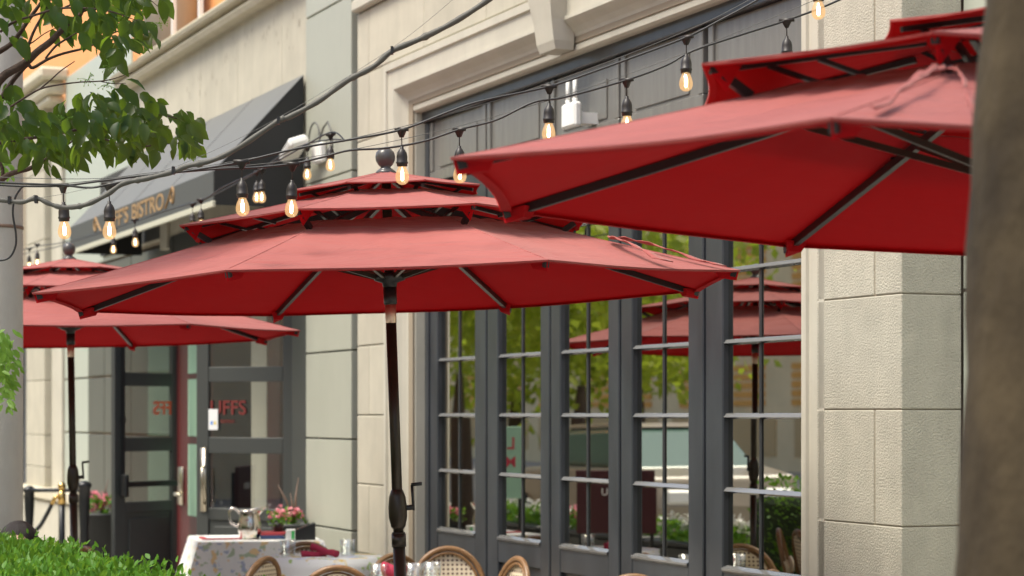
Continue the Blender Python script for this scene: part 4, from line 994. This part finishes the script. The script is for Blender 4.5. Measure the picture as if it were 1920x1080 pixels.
# px centre of the back, row of its top, depth, turn (0 = its back faces away, sitter looks at the camera)
chairs = [(840, 1024, 12.75, .10, 'cane chair with cream dotted back facing the camera right of the crank pole'),
          (738, 1037, 12.9, .75, 'cane chair turned sideways directly behind the crank pole'),
          (972, 1043, 11.75, -1.15, 'cane chair seen nearly edge on in front of the dark window leaves'),
          (632, 1060, 11.0, PI+.1, 'nearest cane chair with only its brown arch showing left of the crank pole'),
          (500, 1043, 12.2, 1.15+PI, 'cane chair standing between the white square table and the round table'),
          (574, 1015, 13.9, .05, 'cane chair behind the round table with crimson napkins'),
          (1188, 1076, 10.45, PI-.15, 'cane chair whose top barely shows in front of the middle window'),
          (122, 1021, 12.9, -.6, 'left one of the two pale cane chairs just above the hedge'),
          (162, 1024, 12.6, -.9, 'right one of the two pale cane chairs just above the hedge')]
for i, (px, py, Y, a, lb) in enumerate(chairs):
    o = ch0 if i == 0 else dup(ch0, lb)
    o['label'] = lb
    back = .19+.22*.385
    X = (px-960)*Y/F; zt_ = EYE-(py-HZ)*Y/F
    o.rotation_euler = (0, 0, a); s_ = zt_/.8485; o.scale = (1, 1, s_)
    o.location = (X+math.sin(a)*back, Y-math.cos(a)*back, 0)

# ---------------------------------------------------------------- tables and what stands on them
def tabletop_z(py, Y): return EYE-(py-HZ)*Y/F
def cloth_square(name, label, cx, cy, half, z, drop, rot, m):
    root_t = thing('square_table', label[0], 'table', (cx, cy, 0), (0, 0, rot))
    q = MB(); q.box(-half+.01, half-.01, -half+.01, half-.01, z-.03, z-.004); q.build('tabletop', M['black_metal'], root_t)
    q = MB(); q.tube([(0, 0, .03), (0, 0, z-.03)], .03, 12); q.build('pedestal', M['black_metal'], root_t); q = MB(); q.lathe([(.24, 0), (.24, .02), (.05, .04)], 20); q.build('foot', M['black_metal'], root_t)
    q = MB(); n = 18; vs = []; ring = []
    per = []
    for s in range(4):
        for i in range(n):
            t = i/n*2-1; a = [(t, -1), (1, t), (-t, 1), (-1, -t)][s]; per.append(a)
    m_ = len(per); levels = 9
    for j in range(levels+1):
        k = j/levels
        for i, (x, y) in enumerate(per):
            cn = (abs(x)*abs(y))**6
            fl_ = 1+k*(.10+.38*cn)+.02*k*math.sin(i*.9)+.015*k*math.sin(i*2.1)
            vs.append((x*half*fl_, y*half*fl_, z-drop*k*(1+.18*cn)+(.0 if j else 0)))
    fs = [(j*m_+i, (j+1)*m_+i, (j+1)*m_+(i+1) % m_, j*m_+(i+1) % m_) for j in range(levels) for i in range(m_)]
    vs.append((0, 0, z)); fs += [(len(vs)-1, i, (i+1) % m_) for i in range(m_)]
    q.add(vs, fs); c = q.build('tablecloth', m, None, False, (cx, cy, 0)); c.rotation_euler.z = rot; tag(c, label[1], 'tablecloth'); return c
T1Y = 15.0; z1_ = tabletop_z(1009, T1Y)
c1 = P(478, 0, T1Y)
cloth_square('a', ('square table under the white flowered cloth with the steel pitcher', 'white cloth with tiny flowers draped over the square table holding the pitcher'), c1.x, c1.y, .42, z1_, .55, .22, M['cloth_floral'])
T2Y = 13.1; z2_ = tabletop_z(1043, T2Y); c2 = P(610, 0, T2Y)
def round_table(cx, cy, r, z, labels, m):
    t = thing('round_table', labels[0], 'table', (cx, cy, 0))
    q = MB(); q.lathe([(r-.01, z-.03), (r-.01, z-.004)], 32); q.build('tabletop', M['black_metal'], t)
    q = MB(); q.tube([(0, 0, .03), (0, 0, z-.03)], .03, 12); q.build('pedestal', M['black_metal'], t); q = MB(); q.lathe([(.24, 0), (.24, .02), (.05, .04)], 20); q.build('foot', M['black_metal'], t)
    q = MB(); n = 72; vs = []; L_ = 8
    for j in range(L_+1):
        k = j/L_
        for i in range(n):
            a = 2*PI*i/n; rr = r*(1+k*.10+k*.05*math.sin(a*9)+k*.03*math.sin(a*5+1)); vs.append((rr*math.cos(a), rr*math.sin(a), z-(.45*k)-(0 if j else 0)))
    fs = [(j*n+i, (j+1)*n+i, (j+1)*n+(i+1) % n, j*n+(i+1) % n) for j in range(L_) for i in range(n)]
    vs.append((0, 0, z)); fs += [(len(vs)-1, i, (i+1) % n) for i in range(n)]
    q.add(vs, fs); c = q.build('tablecloth', m, None, True, (cx, cy, 0)); tag(c, labels[1], 'tablecloth'); return c
round_table(c2.x, c2.y, .345, z2_, ('round table left of the crank pole under a yellow flowered cloth', 'yellow and blue flowered cloth on the round table left of the crank pole'), M['cloth_floral2'])
T3Y = 11.9; z3_ = .675; c3 = P(800, 0, T3Y)
round_table(c3.x, c3.y, .34, z3_, ('round table right of the crank pole, mostly below the picture', 'flowered cloth on the round table right of the crank pole'), M['cloth_floral2'])
T4Y = 12.2; c4 = P(140, 0, T4Y)
round_table(P(60, 0, 12.4).x, 12.0, .33, .72, ('round table hidden behind the hedge under the farthest umbrella', 'flowered cloth on the table behind the hedge'), M['cloth_floral2'])
# pitcher
pt_ = P(468, 0, T1Y-.12); pz = z1_+.003
pi_ = thing('water_pitcher', 'polished steel water pitcher with curved handle on the white square table', 'pitcher', (pt_.x, pt_.y, pz))
q = MB(); q.lathe([(.062, 0), (.068, .01), (.078, .05), (.080, .09), (.073, .13), (.066, .155), (.070, .185), (.074, .195), (.070, .193), (.062, .15), (.06, .02)], 28); pb = q.build('jug_body', M['steel'], pi_, True)
q = MB(); vs = [(.03, -.05, .165), (.03, .05, .165), (.075, -.035, .19), (.075, .035, .19), (.118, 0, .222), (.10, -.02, .21), (.10, .02, .21), (.02, -.07, .195), (.02, .07, .195), (.06, 0, .15)]
q.add(vs, [(7, 2, 5, 4, 9), (9, 4, 6, 3, 8), (7, 9, 8)]); q.tube([(-.0, -.068, .196), (.05, -.055, .205), (.09, -.028, .217), (.118, 0, .226), (.09, .028, .217), (.05, .055, .205), (0, .068, .196)], .004, 6); q.build('spout', M['steel'], pi_, True)
q = MB(); q.tube(catpts([Vector((-.068, 0, .175)), Vector((-.10, 0, .205)), Vector((-.130, 0, .20)), Vector((-.138, 0, .16)), Vector((-.125, 0, .11)), Vector((-.078, 0, .085))]), .009, 8); q.build('handle', M['steel'], pi_, True)
def flat(name, label, cat, px, Y, sx, sy, h, m, z, rot=0, c=.001):
    p = P(px, 0, Y); q = MB(); q.box(-sx/2, sx/2, -sy/2, sy/2, 0, h, c=c); o = q.build(name, m, None, False, (p.x, p.y, z)); o.rotation_euler.z = rot; return tag(o, label, cat)
flat('menu_card', 'red edged menu card lying left of the steel pitcher', 'menu', 412, T1Y-.05, .26, .30, .006, M['book_red'], z1_+.002, .25)
flat('paper_sheet', 'white paper sheet on the red menu card left of the pitcher', 'paper', 415, T1Y-.03, .22, .26, .002, M['paper'], z1_+.009, .25, 0)
flat('red_folder', 'red book on top of the blue book right of the pitcher', 'book', 522, T1Y-.05, .24, .2, .018, M['book_red'], z1_+.028, .15)
flat('blue_folder', 'dark blue book under the red book right of the pitcher', 'book', 522, T1Y-.05, .25, .21, .024, M['book_blue'], z1_+.003, .12)
flat('paper_slip', 'small cream paper slip at the near edge of the white square table', 'paper', 535, T1Y-.30, .12, .08, .002, M['paper'], z1_+.002, .3, 0)
tp = P(562, 0, T1Y-.22)
tmn = thing('payment_terminal', 'black card payment terminal tilted up at the right end of the white table', 'terminal', (tp.x, tp.y, z1_+.002), (0, 0, .2))
q = MB(); q.add([(-.09, -.06, 0), (.10, -.06, 0), (.10, .06, 0), (-.09, .06, 0), (-.11, -.06, .03), (.10, -.06, .115), (.10, .06, .115), (-.11, .06, .03)], [(0, 3, 2, 1), (4, 5, 6, 7), (0, 1, 5, 4), (1, 2, 6, 5), (2, 3, 7, 6), (3, 0, 4, 7)]); q.build('terminal_body', M['term'], tmn)
q = MB(); q.add([(-.09, -.05, .043), (.07, -.05, .108), (.07, .05, .108), (-.09, .05, .043)], [(0, 1, 2, 3)]); q.build('screen', mat('dark glossy screen', (.03, .035, .035), .1), tmn)
pbx = P(545, 0, T1Y-.3)
q = MB(); q.box(-.03, .03, -.025, .025, 0, .075, c=.004); bx = q.build('paper_packet', M['paper'], None, False, (pbx.x, pbx.y, z1_+.002)); tag(bx, 'small white and green packet beside the payment terminal', 'packet')
q = MB(); q.box(.008, .028, -.027, -.0255, .01, .065); q.build('green_stripe', M['green_dot'], bx)
def flowers(name, label, base, n, spread, petal, planter=None, blades=True, fs_=1):
    t = thing(name, label, 'flowers', base)
    q = MB(); 
    if planter:
        r0, r1, h = planter; q.lathe([(r0, 0), (r1, h-.02), (r1+.02, h-.02), (r1+.02, h), (r1-.02, h), (r1-.03, h-.04)], 20); q.build('pot', M['planter'], t, True); z0 = h
    else: q.lathe([(.03, 0), (.04, .05), (.035, .06)], 14); q.build('pot', M['planter'], t, True); z0 = .06
    pos = []; dirs = []; nr = []; L = []; sg = []
    for k in range(n):
        a = random.uniform(0, 2*PI); d = random.uniform(0, spread); c_ = Vector((math.cos(a)*d, math.sin(a)*d, z0+random.uniform(.04, .13)*fs_))
        for j in range(16):
            dd = Vector((random.gauss(0, 1), random.gauss(0, 1), random.gauss(0, 1))).normalized(); pos.append(c_+dd*.012*fs_); dirs.append(dd); nr.append((random.random(), random.random()-.5, 1)); L.append(.028*fs_)
    L = np.array(L); leaf_mesh('blossom', petal, t, np.array([list(p) for p in pos]), np.array(dirs), np.array(nr), L, L*.8)
    m_ = n*9; a = rng.uniform(0, 2*PI, m_); d = rng.uniform(0, spread*1.1, m_)
    leaf_mesh('foliage', M['hedge_leaf'], t, np.stack([np.cos(a)*d, np.sin(a)*d, z0+rng.uniform(-.02, .09*fs_, m_)], 1), rng.normal(0, 1, (m_, 3))+[0, 0, .6], rng.normal(0, 1, (m_, 3)), rng.uniform(.03, .06, m_)*fs_, rng.uniform(.02, .035, m_)*fs_)
    if blades:
        q = MB()
        for bl in blades: q.tube([Vector((0, 0, z0)), Vector((bl[0]*.5, 0, z0+bl[1]*.6)), Vector((bl[0], bl[2], z0+bl[1]))], [.010, .008, .002], 6)
        q.build('grass_blade', M['red_paint'] if False else mat('dark grass blade', (.16, .10, .07), .6), t, True)
    return t
fpos = P(522, 0, T1Y-.02); flowers('flower_arrangement', 'small bunch of hot pink flowers on the stacked books', (fpos.x, fpos.y, z1_+.047), 7, .08, M['pink'], None, None, .8)
pp = P(552, 0, 15.9); flowers('flower_planter', 'dark planter of pink flowers with tall blades behind the white square table', (pp.x, pp.y, 0), 6, .08, M['pink'], (.12, .17, .80), [(.02, .33, .1), (-.12, .28, 0), (-.03, .22, 0)])
pp = P(192, 0, 19.3); flowers('flower_planter', 'tall dark planter of pink flowers beside the push bar door', (pp.x, pp.y, 0), 14, .15, M['pink'], (.11, .17, .72), [(-.25, .35, 0), (.05, .3, 0)], 1.3)
def tumbler(px, py, Y, label, s=1):
    p = P(px, 0, Y); z = EYE-(py-HZ)*Y/F; q = MB(); q.lathe([(.036, 0), (.042, .008), (.048, .10), (.046, .10), (.040, .012), (.005, .010)], 24)
    o = q.build('drinking_glass', M['tumbler'], None, True, (p.x, p.y, z)); tag(o, label, 'glass', 'water glasses')
tumbler(540, 1044, T2Y-.02, 'clear glass left of the crimson napkins on the round table'); tumbler(652, 1043, T2Y+.02, 'clear glass right of the crimson napkins on the round table')
for px, Yo, lb in ((775, 11.75, 'clear glass in the middle of the three near the dotted chair'), (810, 11.85, 'right glass of the three in front of the dotted cane chair'), (710, 11.7, 'clear glass left of the crank pole beside the pink napkin')):
    p = P(px, 0, Yo); q = MB(); q.lathe([(.036, 0), (.044, .008), (.052, .115), (.050, .115), (.042, .012), (.005, .010)], 24); o = q.build('drinking_glass', M['tumbler'], None, True, (p.x, p.y, z3_+.004)); tag(o, lb, 'glass', 'water glasses')
def napkin(p0, p1, r, label):
    q = MB(); a, b_ = Vector(p0), Vector(p1); pts = [a+(b_-a)*t+Vector((0, 0, .004*math.sin(t*9))) for t in np.linspace(0, 1, 14)]
    q.tube([p-a for p in pts], [r*(1.15+.25*math.sin(i*1.3)*.4+(.35 if i in (0, 13) else 0)) for i in range(14)], 12)
    o = q.build('rolled_napkin', M['napkin'], None, True, a); tag(o, label, 'napkin', 'rolled crimson napkins')
napkin(P(565, 1040, T2Y-.05), P(612, 1038, T2Y-.02), .016, 'crimson napkin roll lying flat underneath on the round table')
napkin(P(586, 1026, T2Y), P(632, 1040, T2Y-.1), .017, 'crimson napkin roll lying slanted on top on the round table')
napkin(P(722, 1068, 11.75), P(755, 1074, 11.7), .030, 'bunched pink crimson napkin in front of the crank pole')

# ---------------------------------------------------------------- railing, rope stanchion
def rail():
    t = thing('iron_railing', 'low black iron railing left of the entrance', 'railing', FP(55, 1000, -1.3)*Vector((1, 1, 0)) if False else (FP(55, 0, -1.3).x, FP(55, 0, -1.3).y, 0))
    o = Vector(t.location); Yl_ = o.y
    a = P(55, 915, Yl_)-o; b2 = P(158, 906, Yl_-.8)-o
    for p, r in ((a, .045), (b2, .05)):
        q = MB(); q.lathe([(.07, 0), (.07, .03), (r, .05), (r*.8, .3), (r, .35), (r*.75, .6), (r, .85*p.z), (r, p.z-.04), (r*1.25, p.z-.03), (r*1.25, p.z-.005), (.02, p.z+.02)], 14, (p.x, p.y, 0)); q.build('post', M['black_metal'], t, True)
    q = MB(); q.tube([a-Vector((0, 0, .02)), b2-Vector((0, 0, .06))], .018, 10); q.tube([Vector((a.x, a.y, .25)), Vector((b2.x, b2.y, .25))], .014, 8); q.build('rail', M['black_metal'], t, True)
rail()
sp_ = P(116, 0, 18.5)
st = thing('rope_stanchion', 'dark stanchion with polished brass ball and rope hook left of the crank pole at back', 'stanchion', (sp_.x, sp_.y, 0))
zt_ = zz(932, 18.5)
q = MB(); q.tube([(0, 0, .02), (0, 0, zt_)], .028, 12); q.lathe([(.17, 0), (.17, .02), (.03, .05)], 20); q.build('pole', M['black_metal'], st, True)
q = MB(); q.lathe([(.034, zt_-.06), (.034, zt_+.03), (.024, zt_+.04), (.02, zt_+.06)], 16); q.lathe([(.008, zt_+.055), (.028, zt_+.065), (.036, zt_+.09), (.028, zt_+.118), (.006, zt_+.128)], 16); q.build('brass_top', M['brass'], st, True)
q = MB(); q.tube([Vector((-.02, 0, zt_)), Vector((-.05, 0, zt_+.005)), Vector((-.085, 0, zt_-.06))], .019, 10); q.build('hook', M['brass'], st, True)
q = MB(); q.tube(catpts([Vector((-.08, 0, zt_-.05)), Vector((-.13, 0, zt_-.15)), Vector((-.22, 0, zt_-.28)), Vector((-.45, .1, zt_-.38)), Vector((-.9, .2, zt_-.30))]), .018, 8); q.build('rope', M['black_metal'], st, True)

# ---------------------------------------------------------------- across the street (seen in the window glass)
def sign(name, label, px0, px1, py0, py1, Zm, m, lines, txm):
    a = MIR(px0, py0, Zm); b_ = MIR(px1, py1, Zm); c_ = (a+b_)/2
    w_ = abs(px1-px0)*Zm/F; h_ = abs(py1-py0)*Zm/F; ztop = max(a.z, b_.z)
    # faces the windows
    dirn = Vector((c_.x, c_.y, 0)); rx = Vector((1, 0, 0))-VX*2*VX.x; rot = math.atan2(-rx.y, -rx.x)
    t = thing(name, label, 'sign', (c_.x, c_.y, 0), (0, 0, rot))
    q = MB(); q.box(-w_/2, w_/2, -.015, .015, ztop-h_, ztop, c=.004); bd = q.build('board', m, t)
    q = MB(); q.box(-w_/2+.02, -w_/2+.05, .02, .05, 0, ztop-.05); q.box(w_/2-.05, w_/2-.02, .02, .05, 0, ztop-.05); q.box(-w_/2, w_/2, .02, .06, .0, .04); q.build('stand', M['black_metal'], t)
    for body, sz, dz in lines: text('lettering', body, sz, txm, bd, Matrix.Translation((0, -.018, ztop-dz)) @ Matrix.Rotation(PI/2, 4, 'X'), .001, (1, 1), 'CENTER')
sign('menu_sign', 'mint green sign with red lettering on the street side of the patio', 880, 972, 800, 935, 19.6, M['mint_sign'], [('Live!', .15, .20), ('Music', .13, .36)], M['red_letter'])
sign('menu_sign', 'dark red menu board with white lettering by the hedge', 1068, 1218, 882, 1000, 17.6, M['dark_red_board'], [('MENU', .08, .20)], M['white'])
def street_tree(px, Zm, rad, h, label, n=3200):
    p = MIR(px, 775, Zm); t = thing('street_tree', label, 'tree', (p.x, p.y, 0), group='trees across the street')
    q = MB(); q.tube([(0, 0, 0), (.05, 0, 1.5), (0, .03, h*.6)], [.14, .11, .06], 10); q.build('trunk', M['bark'], t, True)
    cen = [Vector((random.gauss(0, .5)*rad, random.gauss(0, .5)*rad, h+random.gauss(0, .35)*rad)) for _ in range(26)]
    pts_ = []
    for i in range(n): c_ = random.choice(cen); pts_.append(c_+Vector((random.gauss(0, .22), random.gauss(0, .22), random.gauss(0, .2)))*rad)
    pts_ = np.array([list(p_) for p_ in pts_]); L_ = rng.uniform(.14, .24, n)
    leaf_mesh('crown', M['far_leaf'], t, pts_, rng.normal(0, 1, (n, 3))+[0, 0, -.4], rng.normal(0, 1, (n, 3)), L_, L_*.6, 'simple')
street_tree(860, 31, 1.9, 3.6, 'bushy street tree nearest the far end of the street')
street_tree(965, 34, 2.0, 3.3, 'second bushy street tree across the road')
street_tree(1085, 30, 1.8, 3.3, 'low bushy street tree behind the parked car')
street_tree(1200, 34, 1.5, 3.4, 'street tree with a high crown across the road')
ob = thing('opposite_building', 'tan building with orange slatted windows across the street', 'building', LW(-8, -24, 0), (0, 0, math.atan2(UX.y, UX.x)))
q = MB(); q.box(-120, 40, -6, 0, 0, 12); q.build('wall', M['opp'], ob)
q = MB()
om = mat('orange slatted blind', (.85, .42, .08), .6)
for i in range(-26, 0):
    for fz, nk in ((1.8, 5), (4.7, 8), (8.2, 8)):
        for k in range(nk): q.box(i*3.4, i*3.4+1.9, .0, .06, fz+k*.24, fz+k*.24+.15)
ow = q.build('window', om, ob)
q = MB()
for i in range(-26, 0):
    q.box(i*3.4-.1, i*3.4+2.3, .0, .03, .4, 1.6)
q.build('shop_window', mat('warm shop window', (.62, .43, .20), .4), ob)
q = MB(); q.box(-120, 40, .0, .25, 3.6, 3.8); q.box(-120, 40, .0, .6, 11.6, 12.1); q.build('cornice', M['cornice'], ob)
# parked car
cp_ = MIR(1190, 775, 25.5)
car = thing('parked_car', 'beige car parked across from the folding windows', 'car', (cp_.x, cp_.y, 0), (0, 0, math.atan2(UX.y, UX.x)))
def carsec(prof, half, y_in, nm, m, z_off=0):
    q = MB(); n = len(prof); vs = [(x, -half, z) for x, z in prof]+[(x, half, z) for x, z in prof]
    fs = [(i, (i+1) % n, (i+1) % n+n, i+n) for i in range(n)]; fs += [tuple(range(n-1, -1, -1)), tuple(range(n, 2*n))]; q.add(vs, fs); o = q.build(nm, m, car)
    bv = o.modifiers.new('b', 'BEVEL'); bv.width = .06; bv.segments = 3; return o
carsec([(-2.2, .3), (-2.25, .7), (-2.0, .92), (-.9, .98), (1.5, 1.0), (2.1, .92), (2.2, .6), (2.15, .3)], .88, 0, 'body', M['car'])
carsec([(-1.1, .97), (-.35, 1.40), (.75, 1.44), (1.55, .98)], .76, 0, 'cabin_glass', M['car_glass'])
carsec([(-.42, 1.41), (-.30, 1.46), (.70, 1.49), (.82, 1.44)], .74, 0, 'roof', M['car'])
for x in (-1.35, 1.35):
    for y in (-.84, .84):
        q = MB(); q.tube([(x, y-.1, .33), (x, y+.1, .33)], .33, 20); wh = q.build('wheel', M['tyre'], car, True); q = MB(); q.tube([(x, y-.11, .33), (x, y+.11, .33)], .19, 12); q.build('rim', M['steel'], wh)
for y in (-.6, .6):
    q = MB(); q.box(2.12, 2.22, y-.18, y+.18, .62, .78, c=.03); q.build('headlight', M['white'], car)

# dark planters of white and pink flowers that carry on the patio edge past the hedge
M['white_petal'] = mat('white petal', (.8, .78, .72), .6, trans=.2)
def trough(u, petal, label):
    c_ = LW(u, -3.3, 0); t = thing('planter_box', label, 'planter', c_, (0, 0, math.atan2(UX.y, UX.x)), 'planter boxes along the patio edge')
    q = MB(); q.box(-.75, .75, -.2, .2, .02, .5, c=.02); q.box(-.78, .78, -.23, .23, .5, .54, c=.01); q.build('box', M['planter'], t)
    n = 700; a = rng.uniform(-.72, .72, n); b_ = rng.uniform(-.2, .2, n)
    leaf_mesh('foliage', M['hedge_leaf'], t, np.stack([a, b_, .55+rng.uniform(-.02, .14, n)], 1), rng.normal(0, 1, (n, 3))+[0, 0, .8], rng.normal(0, 1, (n, 3)), rng.uniform(.04, .08, n), rng.uniform(.03, .05, n))
    n = 260; a = rng.choice(rng.uniform(-.7, .7, 14), n)+rng.normal(0, .03, n); b_ = rng.uniform(-.15, .15, n)
    leaf_mesh('blossom', petal, t, np.stack([a, b_, .70+rng.normal(0, .03, n)], 1), rng.normal(0, 1, (n, 3)), rng.normal(0, 1, (n, 3)), rng.uniform(.04, .06, n), rng.uniform(.03, .05, n))
trough(-7.6, M['white_petal'], 'dark planter box with white flowers next to the hedge end')
trough(-9.5, M['pink'], 'dark planter box with pink flowers between two white flowered ones')
trough(-11.4, M['white_petal'], 'dark planter box with white flowers farthest along the patio edge')
